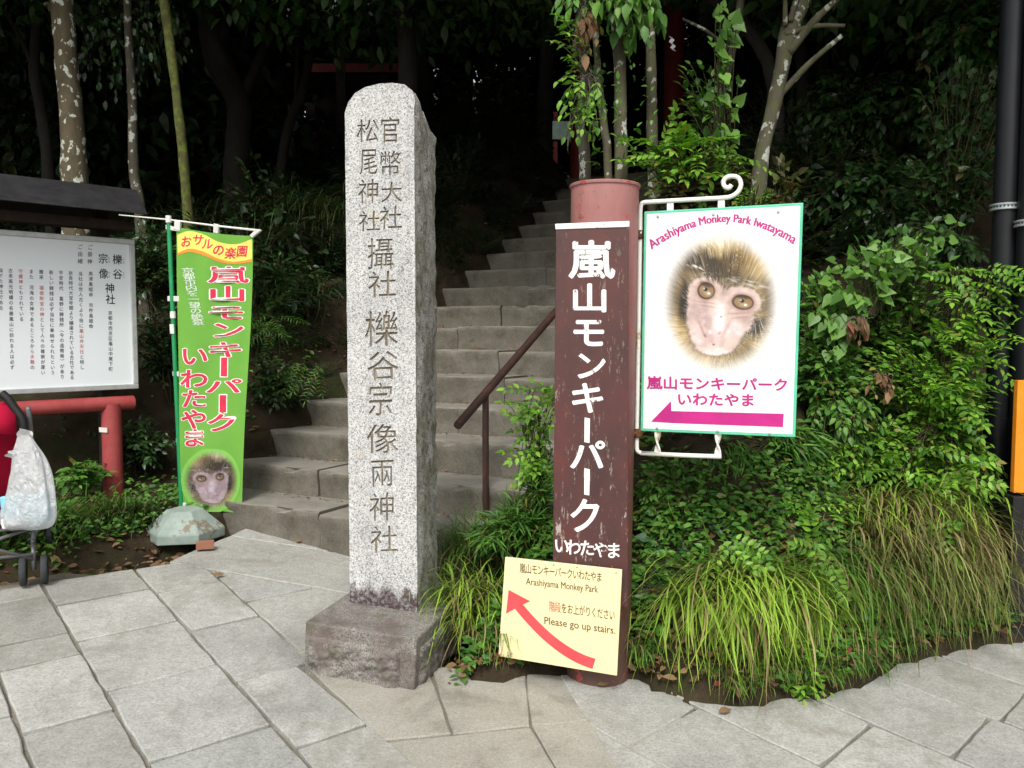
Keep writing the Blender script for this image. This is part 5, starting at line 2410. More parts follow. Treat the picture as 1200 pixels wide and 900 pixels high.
# big bright clump at the kerb
b_ = at(868, 698, 3.2)
grass('grass_clump', 'big bright yellow-green clump of arching grass by the kerb below the hanging sign', b_, GR['bright'],
      [blades(r1, 900, b_, (.20, .10, .06), .50, 1.2, .0042, 2.6, dirbias=(0, -.55, 0)), blades(r1, 480, b_ + V3(0, -.02, .02), (.24, .08, .05), .44, .9, .0040, 2.5, dirbias=(.1, -.9, 0)),
       blades(r1, 300, b_ + V3(-.05, 0, -.02), (.2, .1, .05), .48, .8, .0040, 2.0, dirbias=(-.9, -.35, 0))])
b_ = at(955, 668, 3.45)
grass('grass_clump', 'smaller green grass clump hanging between the bright clump and the brown clump', b_, GR['green'],
      [blades(r1, 800, b_, (.30, .12, .06), .48, .9, .0038, 2.4, dirbias=(0, -.5, 0))])
b_ = at(1062, 618, 3.62)
grass('grass_clump', 'large hanging clump of grass with brown dead blades beneath, next to the black pipes', b_, GR['dry'],
      [blades(r1, 420, b_, (.26, .12, .12), .44, .85, .0034, 2.5, dirbias=(.05, -.7, 0)), blades(r1, 900, b_ + V3(.03, -.04, -.06), (.30, .14, .14), .46, .30, .0032, 2.0, dirbias=(.05, -.9, 0))])
b_ = at(1050, 598, 3.66)
grass('grass_clump', 'fresh green grass tuft growing on top of the brown hanging clump', b_, GR['bright'],
      [blades(r1, 620, b_, (.32, .14, .10), .34, .95, .0034, 2.4, dirbias=(.05, -.5, 0))])
b_ = onground(553, 798)
b_ = V3(b_[0] - .005, b_[1] + .27, b_[2] + .05)
grass('grass_clump', 'straw-based grass tuft between the pillar plinth and the yellow sign', b_, GR['bright'],
      [blades(r1, 300, b_ + V3(0, 0, .05), (.10, .06, .05), .34, 1.25, .0038, 1.7, dirbias=(-.1, .1, 0)), blades(r1, 240, b_ + V3(-.02, .02, .18), (.10, .06, .05), .32, .9, .0036, 2.4, dirbias=(-.3, -.25, 0))])
b_ = at(555, 655, 3.75)
grass('grass_clump', 'soft fine green grass behind the carved pillar beside the lowest steps', b_, GR['green'],
      [blades(r1, 800, b_, (.16, .16, .08), .34, 1.2, .0022, 1.9, dirbias=(-.3, .1, 0)), blades(r1, 420, b_ + V3(.06, -.1, -.10), (.18, .14, .08), .34, 1.2, .0026, 1.8, dirbias=(-.2, .2, 0))])
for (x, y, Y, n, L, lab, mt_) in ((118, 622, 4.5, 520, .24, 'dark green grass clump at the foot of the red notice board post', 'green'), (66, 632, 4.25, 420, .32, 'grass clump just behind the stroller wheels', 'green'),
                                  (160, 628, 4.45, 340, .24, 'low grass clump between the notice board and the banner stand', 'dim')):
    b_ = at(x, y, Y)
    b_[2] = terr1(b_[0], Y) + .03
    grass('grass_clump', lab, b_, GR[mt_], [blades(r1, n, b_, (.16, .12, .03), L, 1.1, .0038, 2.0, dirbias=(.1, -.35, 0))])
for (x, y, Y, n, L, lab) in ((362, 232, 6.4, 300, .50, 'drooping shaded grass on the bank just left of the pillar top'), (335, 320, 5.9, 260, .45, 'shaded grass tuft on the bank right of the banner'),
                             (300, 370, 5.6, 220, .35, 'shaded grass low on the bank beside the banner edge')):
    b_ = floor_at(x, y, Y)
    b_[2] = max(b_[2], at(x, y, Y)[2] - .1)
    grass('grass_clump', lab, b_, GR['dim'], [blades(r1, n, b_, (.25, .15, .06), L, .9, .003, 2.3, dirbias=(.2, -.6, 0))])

# ---- shrubs of the right-hand bed
r2 = np.random.default_rng(21)


def lob(x, y, Y, rx, rz, ry=.18):
    p = at(x, y, Y)
    return (p[0], p[1], p[2], rx, ry, rz)


def near(base, lobes, keep=.35):
    """the fork of the plant: most of the way up from its root to the middle of its foliage"""
    c = np.mean(np.array(lobes, float)[:, :3], 0)
    return np.asarray(base) * keep + c * (1 - keep)


def shrub(name, label, base, lobes, n, per, lf, mat, tmpl=T_OV, cat='shrub', group=None, smat=None, keep=.35, **k):
    tips = lobes_points(lobes, n, r2, .2)
    fork = near(base, lobes, keep)
    lv, st = sprigs(fork, tips, r2, per, lf, tmpl, **dict(dict(tail=.75), **k))
    base = np.asarray(base) if keep > .1 else fork + V3(.2, .5, .4)
    q = np.array([bez([np.asarray(base) - V3(0, 0, .05), (np.asarray(base) + fork) / 2 + V3(r2.normal(0, .05), r2.normal(0, .05), 0), fork + r2.normal(0, .05, 3)], 9)[:7] for _ in range(4)])
    st = join([st, ribbons(q, np.full(4, .005))])
    return plant(name, label, cat, base, lv, st, mat, smat, group)


fb = floor_at
# large mixed mass right of the sign
shrub('leafy_shrub', 'tall leafy shrub with broad mid-green leaves right of the hanging sign', fb(1040, 640, 4.15), [lob(1045, 320, 4.1, .30, .22), lob(1090, 400, 4.05, .28, .28), lob(1000, 400, 4.1, .22, .25), lob(1060, 480, 4.0, .32, .22)], 560, 8, .064, LEAF['mid'])
shrub('leafy_shrub', 'bright leafy shrub low on the right bank under the pale vine', fb(1030, 640, 3.95), [lob(1020, 520, 3.85, .30, .15), lob(1090, 530, 3.85, .22, .16), lob(960, 545, 3.8, .25, .12)], 560, 8, .052, LEAF['fresh'])
shrub('leafy_shrub', 'dense dark green shrub filling the bank directly under the hanging sign', fb(880, 640, 3.75), [lob(870, 560, 3.7, .32, .12), lob(785, 575, 3.6, .22, .16), lob(930, 590, 3.65, .22, .12)], 700, 8, .046, LEAF['mid'])
shrub('leafy_shrub', 'small-leaved creeping shrub beside the red post at knee height', fb(785, 700, 3.4), [lob(780, 620, 3.4, .13, .14, .1), lob(820, 650, 3.4, .14, .09, .1)], 330, 8, .038, LEAF['mid'])
shrub('leafy_shrub', 'bright leafy shrub at the middle height of the right bank beside the pipes', fb(1090, 640, 4.0), [lob(1110, 470, 3.85, .20, .22, .16), lob(1140, 560, 3.8, .14, .2, .14), lob(1050, 440, 3.9, .2, .16, .14)], 620, 8, .054, LEAF['fresh'])
shrub('leafy_shrub', 'leafy shrub hugging the right edge of the hanging sign', fb(980, 600, 3.9), [lob(965, 430, 3.9, .16, .26, .14), lob(990, 500, 3.8, .18, .16, .14), lob(960, 350, 4.0, .1, .14, .1)], 560, 8, .052, LEAF['mid'])
shrub('leafy_shrub', 'bright low leafy shrub spilling between the two grass clumps', fb(960, 700, 3.5), [lob(975, 600, 3.6, .22, .09, .12), lob(905, 600, 3.5, .16, .07, .1)], 420, 8, .042, LEAF['fresh'])
shrub('leafy_shrub', 'leafy shrub with fresh tips right of the red post below the sign bracket', fb(800, 660, 3.4), [lob(790, 560, 3.5, .14, .12, .1), lob(760, 600, 3.4, .06, .16, .08), lob(860, 600, 3.45, .16, .09, .1)], 420, 8, .042, LEAF['mid'])
shrub('evergreen_shrub', 'dark glossy shrub on the bank just left of the pipe strap', fb(1120, 420, 4.5), [lob(1115, 200, 4.5, .26, .3, .2), lob(1090, 290, 4.4, .3, .2, .2), lob(1130, 120, 4.6, .26, .3, .2)], 330, 8, .075, LEAF['deep'], droop=.6)
for (x, y, lab) in ((1004, 385, 'small bunch of dead brown leaves caught in the shrub right of the hanging sign'), (1035, 452, 'lower bunch of dead brown leaves hanging in the right-hand shrub')):
    tp = lobes_points([lob(x, y, 3.75, .05, .06, .04)], 14, r2)
    lv, st = sprigs(at(x, y - 12, 3.78), tp, r2, 3, .06, T_OV, droop=1.0, tail=.6)
    plant('dead_leaves', lab, 'dead leaves', at(x, y - 12, 3.78), lv, st, LEAF['dry'], MT['twig'])
# compound leaves arching at the right
b_ = fb(1110, 640, 4.0)
tp = lobes_points([lob(1125, 400, 3.85, .16, .14, .12), lob(1140, 330, 3.9, .12, .10, .1), lob(1100, 450, 3.8, .14, .10, .1), lob(1080, 545, 3.75, .18, .09, .1)], 120, r2)
lv, st = pinnate(tp, np.stack([r2.normal(.35, .5, 120), r2.normal(-.5, .3, 120), r2.normal(-.1, .3, 120)], 1), r2, 6, .19, .046)
l2, s2 = sprigs(b_ * .3 + tp.mean(0) * .7, tp, r2, 2, .04, T_OV)
plant('wisteria_bush', 'bright green bush of feathery paired leaves leaning against the black pipes', 'shrub', b_, [lv, l2], [st, s2], LEAF['fresh'])
# heart-leaved vine
b_ = fb(1000, 560, 4.0)
tp = lobes_points([lob(1005, 330, 3.85, .14, .16, .1), lob(1040, 300, 3.9, .16, .09, .1), lob(975, 380, 3.8, .08, .16, .06), lob(1115, 268, 3.9, .08, .06, .06)], 55, r2)
lv, st = sprigs(b_ * .2 + tp.mean(0) * .8, tp, r2, 4, .075, T_HT, droop=.7, tail=.5, face=(0, -1.1, .6))
plant('heart_leaf_vine', 'pale heart-leaved vine climbing over the shrub right of the hanging sign', 'vine', b_, lv, st, LEAF['heart'])
b_ = fb(848, 300, 4.6)
tp = np.array([at(848 + r2.normal(0, 8), y, 4.3 + r2.normal(0, .05)) for y in np.linspace(8, 170, 34)])
lv, st = sprigs(at(845, 230, 4.4), tp, r2, 2, .085, T_HT, droop=.8, tail=.06, face=(0, -1.2, .5))
plant('heart_leaf_vine', 'hanging strand of heart-shaped vine leaves above the hanging sign, left of the pruned tree', 'vine', at(845, 230, 4.4), lv, st, LEAF['heart'])
# single sprays hanging in front of the brown grass and the clump
for (x0, y0, Y, n_, lab) in ((955, 650, 3.25, 7, 'yellow-green hanging spray of paired leaves in front of the middle grass'), (1078, 610, 3.5, 8, 'yellow-green spray of paired leaves hanging over the brown grass'), (850, 640, 3.15, 5, 'upright yellow-green spray above the bright grass clump')):
    tp = at(x0, y0, Y) + r2.normal(0, .03, (n_, 3))
    dv = np.stack([r2.normal(.15, .5, n_), r2.normal(-.5, .2, n_), r2.normal(-.5, .4, n_)], 1)
    lv, st = pinnate(tp, dv, r2, 6, .17, .042, face=(0, -1, .5))
    plant('leaf_spray', lab, 'plant', at(x0, y0, Y), lv, st, LEAF['fresh'])
b_ = onground(945, 822)
tp = lobes_points([(b_[0] - .03, b_[1] + .03, b_[2] + .14, .10, .07, .12), (b_[0] + .02, b_[1], b_[2] + .05, .08, .06, .04)], 50, r2)
lv, st = sprigs(b_ + V3(0, .1, 0), tp, r2, 6, .038, T_OV, tail=.6)
plant('young_plant', 'small fresh green plant spilling onto the paving beside the bright grass clump', 'plant', b_ + V3(0, .1, 0), lv, st, LEAF['fresh'])
b_ = fb(1010, 760, 3.35)
tp = lobes_points([lob(1005, 745, 3.3, .08, .05, .05), lob(1065, 770, 3.45, .07, .04, .05)], 22, r2)
lv, st = sprigs(b_, tp, r2, 6, .036, T_OV, tail=.7)
plant('young_plant', 'tiny dark green plant rooted in leaf litter at the right kerb', 'plant', b_, lv, st, LEAF['mid'])
b_ = fb(1150, 720, 3.62)
tp = lobes_points([lob(1148, 680, 3.6, .05, .14, .05), lob(1160, 715, 3.6, .08, .05, .05)], 22, r2)
lv, st = sprigs(b_, tp, r2, 6, .042, T_OV, tail=.5)
plant('young_plant', 'thin leafy shoot growing at the foot of the black pipes', 'plant', b_, lv, st, LEAF['fresh'])
# ivy leaves by the boulder
b_ = fb(800, 690, 3.3)
tp = np.array([at(x, y, 3.27) for x, y in ((763, 664), (790, 650), (800, 640), (772, 640), (812, 655), (830, 640), (848, 628), (756, 630))]) + r2.normal(0, .012, (8, 3))
lv, st = sprigs(b_, tp, r2, 2, .055, T_HT, face=(0, -.9, .7), tail=.2)
plant('ivy', 'few dark ivy leaves on the mossy boulder behind the red post', 'ivy', b_, lv, st, LEAF['blue'])
# plants between the stairs and the red post
b_ = fb(610, 640, 3.6)
tp = lobes_points([lob(632, 480, 3.55, .10, .11, .08), lob(632, 530, 3.55, .07, .10, .08)], 46, r2)
dv = np.stack([r2.normal(-.5, .5, 46), r2.normal(-.5, .3, 46), r2.normal(.0, .4, 46)], 1)
lv, st = pinnate(tp, dv, r2, 4, .12, .040)
l2, s2 = sprigs(b_ * .3 + tp.mean(0) * .7, tp, r2, 3, .035, T_OV)
plant('nandina', 'bright leafy bush peeping out left of the brown board beside the handrail', 'shrub', b_, [lv, l2], [st, s2], LEAF['fresh'])
b_ = fb(590, 650, 3.6)
tp = lobes_points([lob(612, 605, 3.5, .13, .08, .10), lob(578, 628, 3.5, .09, .06, .10), lob(630, 620, 3.5, .09, .10, .10), lob(634, 565, 3.5, .05, .08, .10)], 260, r2)
lv, st = sprigs(b_ * .5 + tp.mean(0) * .5, tp, r2, 7, .10, T_LN, tail=.35, droop=.3)
plant('bamboo_grass', 'low bamboo grass with long narrow leaves at the foot of the handrail', 'bamboo grass', b_, lv, st, LEAF['mid'])
tp = lobes_points([lob(850, 540, 3.6, .16, .08, .10), lob(930, 520, 3.7, .16, .10, .10)], 180, r2)
b_ = fb(890, 620, 3.7)
lv, st = sprigs(b_ * .4 + tp.mean(0) * .6, tp, r2, 7, .11, T_LN, tail=.35, droop=.3)
plant('bamboo_grass', 'narrow-leaved bamboo grass mixed into the bank under the hanging sign', 'bamboo grass', b_, lv, st, LEAF['mid'])
# row behind the red post top / sign top
b_ = fb(800, 330, 4.6)
tp = lobes_points([lob(790, 180, 4.3, .20, .10, .12), lob(830, 190, 4.3, .16, .10, .12)], 60, r2)
dv = np.stack([r2.normal(.0, .7, 60), r2.normal(-.5, .3, 60), r2.normal(.1, .3, 60)], 1)
lv, st = pinnate(tp, dv, r2, 5, .18, .055)
l2, s2 = sprigs(b_ * .25 + tp.mean(0) * .75, tp, r2, 3, .05, T_OV)
plant('nandina', 'bright feathery nandina bush above the hanging sign, behind the red post top', 'shrub', b_, [lv, l2], [st, s2], LEAF['fresh'])
shrub('leafy_shrub', 'bronze-tipped broad-leaved shrub behind the top of the red post', fb(790, 330, 4.5), [lob(800, 215, 4.25, .20, .08, .1), lob(845, 205, 4.25, .14, .10, .1)], 60, 5, .10, LEAF['redtip'], droop=.6)
shrub('leafy_shrub', 'small bronze shoots beside the pruned tree foot above the hanging sign', fb(925, 300, 4.4), [lob(922, 205, 4.25, .07, .10, .06), lob(885, 235, 4.2, .10, .04, .06)], 26, 6, .075, LEAF['redtip'], droop=.6)
b_ = at(890, 236, 3.9)
tp = lobes_points([lob(885, 228, 3.9, .09, .045, .06)], 40, r2)
lv, st = sprigs(b_ - V3(0, -.2, .3), tp, r2, 8, .022, T_OV, tail=.4)
plant('leafy_shrub', 'tiny yellow-green leaves just above the top edge of the hanging sign', 'shrub', b_ - V3(0, -.2, .3), lv, st, LEAF['fresh'])
tp = np.array([at(x + r2.normal(0, 9), y, Y + r2.normal(0, .05)) for x, y, Y in [(a_, b_2, 4.35) for a_, b_2 in zip(np.repeat([700, 728, 755, 690], 14), np.tile(np.linspace(10, 190, 14), 4))]])
lv, st = sprigs(at(720, 215, 4.38), tp, r2, 3, .06, T_OV, droop=.6, tail=.10, bend=0.0)
plant('climbing_vine', 'leafy vine climbing the cluster of trunks behind the red post top', 'vine', at(720, 215, 4.38), lv, None, LEAF['mid'])
shrub('leafy_shrub', 'pale leafy spray among the trunks right of the vine strand', fb(850, 260, 4.8), [lob(820, 110, 4.7, .14, .2, .1), lob(850, 190, 4.6, .14, .1, .1)], 60, 5, .07, LEAF['mid'], keep=.15)
# left of the red post: shoots around the thin trunks
b_ = at(690, 200, 4.4)
tp = lobes_points([lob(672, 110, 4.2, .10, .28, .12), lob(655, 35, 4.2, .08, .10, .08), lob(695, 140, 4.2, .12, .12, .1)], 42, r2)
lv, st = sprigs(at(690, 90, 4.3), tp, r2, 6, .055, T_OV, tail=.5)
plant('leafy_shrub', 'thin leafy shoots winding up round the slender trunks left of the red post top', 'shrub', b_, lv, st, LEAF['fresh'], MT['twig'])
# darker glossy shrubs behind at the right
for (x, y, Y, rx, rz, n, lab) in ((1010, 130, 5.6, .5, .3, 140, 'dark glossy shrub at the top right, behind the pruned tree branches'), (1110, 120, 5.3, .40, .30, 130, 'dark glossy shrub beside the black pipes near the top right'),
                                  (1020, 235, 5.0, .55, .32, 190, 'dark glossy shrub between the hanging sign and the black pipes'), (1150, 30, 4.9, .40, .35, 150, 'overhanging dark evergreen sprays in the top right corner')):
    b_ = fb(x, 420, Y)
    shrub('evergreen_shrub', lab, b_, [lob(x, y, Y, rx, rz, .3)], int(n * 1.7), 8, .085, LEAF['deep'], droop=.6, keep=.05)
# garden under the notice board
for (x, y, Y, rx, rz, n, lf, mt_, lab) in ((95, 555, 4.75, .14, .10, 60, .07, 'mid', 'bright broad-leaved plant left of the red notice board post'), (165, 520, 5.2, .22, .2, 120, .055, 'deep', 'dark bushy shrub between the red post and the banner pole'),
                                      (70, 520, 5.3, .35, .22, 170, .055, 'deep', 'dark bush under the notice board behind the stroller'), (320, 450, 5.4, .24, .22, 130, .055, 'deep', 'dark shrub right of the banner above the lowest steps'),
                                      (330, 330, 5.9, .35, .25, 150, .06, 'deep', 'dark leafy shrub on the bank between banner and pillar'), (200, 400, 5.6, .35, .3, 180, .06, 'deep', 'dark shrub behind the green banner'),
                                      (170, 300, 6.0, .3, .3, 130, .07, 'deep', 'dark shrub behind the notice board roof end')):
    b_ = fb(x, y + 60, Y)
    shrub('garden_shrub', lab, b_, [lob(x, y, Y, rx, rz, .2)], n, 7, lf, LEAF[mt_])
b_ = fb(395, 440, 5.2)
tp = lobes_points([lob(365, 425, 5.1, .12, .04, .08), lob(310, 380, 5.2, .12, .1, .08)], 26, r2)
dv = np.stack([r2.normal(0, .7, 26), r2.normal(-.6, .3, 26), r2.normal(-.1, .3, 26)], 1)
lv, st = pinnate(tp, dv, r2, 9, .26, .05, T_LN)
plant('fern', 'green fern fronds on the mossy bank left of the pillar', 'fern', b_, lv, st, LEAF['mid'])


# ---- rocks
def rock(name, label, c, rx, ry, rz, seed, mat=None):
    import bmesh
    bm_ = bmesh.new()
    bmesh.ops.create_icosphere(bm_, subdivisions=4, radius=1)
    V = np.array([v.co[:] for v in bm_.verts])
    F = np.array([[v.index for v in f.verts] for f in bm_.faces])
    bm_.free()
    V = np.sign(V) * np.abs(V) ** .8
    d = np.array([1 + .30 * nz(v + seed, 1.3, 4) + .10 * nz(v + seed, 5, 3) for v in V])
    V = V * d[:, None] * np.array([rx, ry, rz]) + np.asarray(c)
    o_ = obj(name, V, F, mat or MT['rock'], smooth=True)
    tag(o_, label, 'rock')


c_ = at(790, 690, 3.26)
rock('boulder', 'mossy grey boulder half buried behind the red post', c_, .19, .10, .13, 3.0)
c_ = onground(222, 640)
tag(obj('fallen_brick', *obox(c_ + V3(.10, -.05, .02), V3(.9, .3, 0), V3(-.3, .9, 0), V3(0, 0, 1), .09, .05, .035), plain('terracotta', (.30, .13, .08), .8)), 'small broken terracotta piece beside the banner stand', 'brick')


# ---- ground cover: small creeping leaves nobody could count
def cover():
    n = 21000
    x = np.concatenate([r2.uniform(-.45, 2.6, 18000), r2.uniform(-2.7, -1.35, 3000)])
    y = edge_y(x) + np.where(x > -1, .015, .4) + np.abs(r2.normal(0, .55, n))
    s_, l_ = SA[0] * x + SA[1] * y, SB[0] * x + SB[1] * y
    keep = ((l_ > LR + .05) | (l_ < left_of(s_) - .12)) & (np.array([nz((a_, b_2, 4), 2.2, 3) for a_, b_2 in zip(x, y)]) > -.30)
    x, y = x[keep], y[keep]
    n = len(x)
    pos = np.column_stack([x, y, terr(x, y) + r2.uniform(.01, .11, n)])
    a_ = r2.uniform(0, 2 * math.pi, n)
    dv = np.stack([np.cos(a_), np.sin(a_) - .3, r2.normal(-.1, .3, n)], 1)
    V, F = leaves(T_OV, pos, dv, np.array([0, -.5, 1.0]) + r2.normal(0, .35, (n, 3)), r2.uniform(.022, .052, n))
    o_ = obj('ground_cover', V, F, LEAF['mid'])
    o_['kind'] = 'stuff'
    tag(o_, 'small creeping green leaves carpeting the planted banks', 'ground cover')


cover()


# ---- leaf litter
def litter():
    n = 4700
    px_ = np.concatenate([r2.uniform(505, 1180, 1500), r2.uniform(20, 260, 350), r2.uniform(250, 420, 450)])
    pts = []
    for i in range(n):
        if i >= 2900:
            s_ = S0 + ST * (r2.integers(1, 13) + 1) - abs(r2.normal(0, .035)) - .01
            l_ = r2.uniform(left_of(s_) - .1, LR)
            x, y = sxy(s_, l_)
        elif i < 1500 or i >= 2300:
            x = r2.uniform(-.35, 2.4)
            y = edge_y(x) + abs(r2.normal(0, .28 if i < 1500 else .07)) + .005
        elif i < 1850:
            x = r2.uniform(-2.6, -1.4)
            y = edge_y(x) + abs(r2.normal(0, .25)) + .02
        else:
            s_ = r2.uniform(3.6, 8)
            l_ = left_of(s_) - abs(r2.normal(0, .5)) - .05
            x, y = sxy(s_, l_)
        pts.append((x, y))
    pts = np.array(pts)
    z = terr(pts[:, 0], pts[:, 1]) + .03
    z[2300:2900] += r2.uniform(0, .05, 600)
    kk = np.floor((pts @ SA - S0) / ST)
    z[2900:] = step_z(kk[2900:]) + .006
    pos = np.column_stack([pts, z])
    a = r2.uniform(0, 2 * math.pi, n)
    dv = np.stack([np.cos(a), np.sin(a), r2.normal(0, .25, n)], 1)
    nr = np.array([0, -.3, 1]) + r2.normal(0, .4, (n, 3))
    V, F = leaves(T_OV, pos, dv, nr, r2.uniform(.02, .06, n) * np.where(np.arange(n) >= 2900, .5, np.where(np.arange(n) >= 2300, .7, 1)))
    o_ = obj('leaf_litter', V, F, LEAF['dry'])
    o_['kind'] = 'stuff'
    tag(o_, 'brown dry leaves scattered over the soil of the planted banks', 'leaf litter')


litter()
for (x, y, lab) in ((842, 838, 'curled red-brown leaf lying on the paving in front of the grass'), (700, 806, 'red fallen leaf beside the foot of the red post'), (345, 637, 'dark curled leaf on the slabs before the steps'), (249, 677, 'tiny brown leaf on a paving joint near the banner')):
    p = onground(x, y)
    V, F = leaves(T_OV, [p + V3(0, 0, .012)], [(1, .3, .12)], [(.2, -.4, 1)], [.055])
    tag(obj('fallen_leaf', V, F, LEAF['dry']), lab, 'leaf')


# small tufts along the kerb
w_b = V3(0, 0, 0)
wt = grass('grass_tuft', 'small grass tuft at the edge between soil and paving', w_b, GR['green'], [blades(r1, 60, w_b, (.07, .05, .01), .13, 1.0, .0024, 1.7, dirbias=(0, -.3, 0))], 'grass tuft', 'grass tufts along the kerb')
first = True
for i in range(64):
    x = r2.uniform(-.1, 2.3) if i < 44 else r2.uniform(-2.5, -1.55)
    if .18 < x < .46:
        continue
    y = float(edge_y(x)) + r2.uniform(.0, .09)
    z = terr1(x, y + .02) + .01
    if first:
        wt.location = (x, y, z)
        first = False
    else:
        copy_tree(wt, (x, y, z), r2.uniform(-.6, .6), r2.uniform(.5, 1.25))


# ---- trees
def bark(name, c, lich=.0, moss=.0):
    m = M(name, .85, .2)
    k = m.ramp(m.noise(14, 6, .7, stretch=(1, 1, .3)), [(.3, tuple(x * .55 for x in c)), (.7, tuple(x * 1.2 for x in c))])
    if moss:
        f = m.ramp(m.noise(22, 5, .75), [(.45, 0.0), (.6, moss)])
        k = m.mix(f, k, (.10, .14, .02))
    if lich:
        f = m.ramp(m.noise(17, 4, .55, stretch=(1, 1, .8)), [(.575, 0.0), (.59, lich)])
        f2 = m.ramp(m.noise(60, 3, .6), [(.3, .4), (.5, 1.0)])
        k = m.mix(m.mix(1.0, f, f2, 'MULTIPLY'), k, (.50, .53, .46))
    m.setc(k)
    m.bump(m.noise(30, 5, .7, stretch=(1, 1, .3)), .6, .012)
    return m.m


BK = {'lichen': bark('lichen_bark', (.10, .082, .05), .95), 'grey': bark('grey_bark', (.085, .075, .055), .8), 'moss': bark('mossy_bark', (.07, .065, .025), 0, .9), 'dark': bark('dark_bark', (.022, .019, .015)), 'pale': bark('pale_bark', (.105, .092, .065), .8, .35)}


def limb(pts, rad, n=12, seed=0.0):
    q = bez(pts, max(12, len(pts) * 6))
    rr = np.interp(np.linspace(0, 1, len(q)), np.linspace(0, 1, len(rad)), rad)
    V, F = tube(q, rr, n)
    c = np.repeat(q, n, 0)
    d = V - c
    f = np.array([1 + .16 * nz(v * np.array([1, 1, .5]) + seed, 9, 3) for v in V])
    return c + d * f[:, None], F


def crown_mesh(r, lobes, n, lf):
    p = lobes_points(lobes, n, r, .25)
    dv = sph(n, r) + np.array([0, 0, -.25])
    nr = sph(n, r) + np.array([0, 0, 1.2])
    return leaves(T_LO, p, dv, nr, lf * r.uniform(.7, 1.2, n))


rc = np.random.default_rng(5)
CROWN = [crown_mesh(rc, [(0, 0, 0, 1.7, 1.7, .5), (1.1, .6, .5, 1.1, 1.0, .5), (-1.0, -.5, .45, 1.1, 1.1, .5), (.2, -1.1, .5, 1.1, 1.0, .45), (-.3, 1.1, .6, 1.1, 1.1, .5)], 6500, .17) for _ in range(2)]
def crown_fine(r, lobes, n, lf):
    p = lobes_points(lobes, n, r, .25)
    return leaves(T_OV, p, sph(n, r) + np.array([0, 0, -.5]), sph(n, r) * .7 + np.array([0, -.2, 1.2]), lf * r.uniform(.7, 1.2, n))


CROWN.append(crown_fine(rc, [(0, 0, 0, 1.7, 1.7, .5), (1.1, .6, .5, 1.1, 1.0, .5), (-1.0, -.5, .45, 1.1, 1.1, .5), (.2, -1.1, .5, 1.1, 1.0, .45), (-.3, 1.1, .6, 1.1, 1.1, .5)], 13000, .105))
CM = []
for i, (V, F) in enumerate(CROWN):
    m = mesh('crown', V, F)
    m.materials.append(LEAF['canopy'])
    CM.append(m)


def crown(parent, c, sc, k, fine=True):
    o_ = bpy.data.objects.new('crown', CM[2 if fine else k % 2])
    COL.objects.link(o_)
    o_.parent = parent
    o_.location = [float(v) for v in (np.asarray(c) - ORIG[parent.name])]
    o_.rotation_euler = (0, 0, k * 1.3)
    o_.scale = (sc, sc, sc)


TREES = [
    # label, pixel path of the trunk (base last seen -> top), depth, radii, bark, crown height, side limbs
    ('lichen-spotted trunk rising behind the left end of the notice board roof', [(92, 330), (88, 215), (82, 120), (75, 40), (70, -40), (60, -160)], 6.3, (.11, .095, .082, .08, .075, .06), 'lichen', [((60, 12), (52, 5), .02)]),
    ('thin pale trunk behind the right end of the notice board roof', [(172, 340), (165, 255), (157, 200), (155, 115), (150, 20), (150, -120)], 6.6, (.06, .045, .04, .036, .03, .03), 'grey', []),
    ('slender mossy leaning trunk above the green banner', [(226, 300), (220, 250), (212, 160), (203, 80), (192, 0), (175, -120)], 6.2, (.042, .038, .034, .034, .034, .03), 'moss', []),
    ('dim forked trunk left of the lichen-spotted one', [(62, 300), (56, 195), (48, 130), (40, 80), (44, 0), (46, -100)], 7.2, (.06, .05, .045, .045, .035, .03), 'dark', [((40, 80), (10, 20), .025)]),
    ('heavy dark twisted trunk deep in the shade between banner and pillar', [(275, 300), (277, 190), (280, 125), (262, 85), (250, 40), (245, -80)], 8.2, (.14, .125, .115, .12, .14, .13), 'dark', [((282, 120), (345, -20), .055), ((255, 60), (290, -30), .06)]),
    ('dark double trunk curving up to the left of the pillar', [(320, 220), (335, 160), (353, 110), (362, 70), (366, 30), (380, -60)], 8.4, (.06, .05, .045, .042, .04, .035), 'dark', [((346, 130), (352, -20), .025)]),
    ('thin bent trunk standing just left of the others behind the red post', [(688, 300), (686, 215), (680, 150), (684, 90), (682, 40), (676, -60)], 4.5, (.036, .032, .026, .022, .022, .02), 'grey', []),
    ('slim spotted trunk between the bent one and the stout one behind the red post', [(716, 300), (713, 215), (708, 150), (702, 95), (698, 40), (690, -60)], 4.45, (.026, .024, .021, .02, .018, .016), 'pale', []),
    ('stout lichen-spotted trunk directly behind the top of the red post', [(729, 300), (728, 213), (727, 140), (726, 60), (722, 0), (715, -100)], 4.4, (.038, .035, .033, .033, .034, .033), 'pale', []),
    ('upright grey trunk right of the stout one, above the bracket', [(767, 300), (765, 210), (764, 120), (762, 40), (760, -30), (755, -120)], 4.6, (.034, .031, .030, .028, .026, .025), 'pale', []),
    ('pruned grey tree with cut branch stubs above the hanging sign', [(880, 290), (890, 205), (903, 140), (916, 80), (926, 35), (944, 0), (965, -60)], 4.5, (.048, .042, .038, .040, .052, .030, .026), 'pale',
     [((908, 118), (986, 42), .020), ((920, 40), (990, 30), .016), ((924, 62), (985, -5), .024), ((920, 30), (920, -10), .014), ((926, 25), (940, -20), .016)]),
    ('thin trunk wrapped by the hanging vine above the sign', [(842, 260), (840, 180), (845, 120), (862, 40), (872, -30), (880, -100)], 4.9, (.03, .028, .026, .024, .022, .02), 'grey', [((858, 60), (800, 22), .012)]),
]
ti = 0
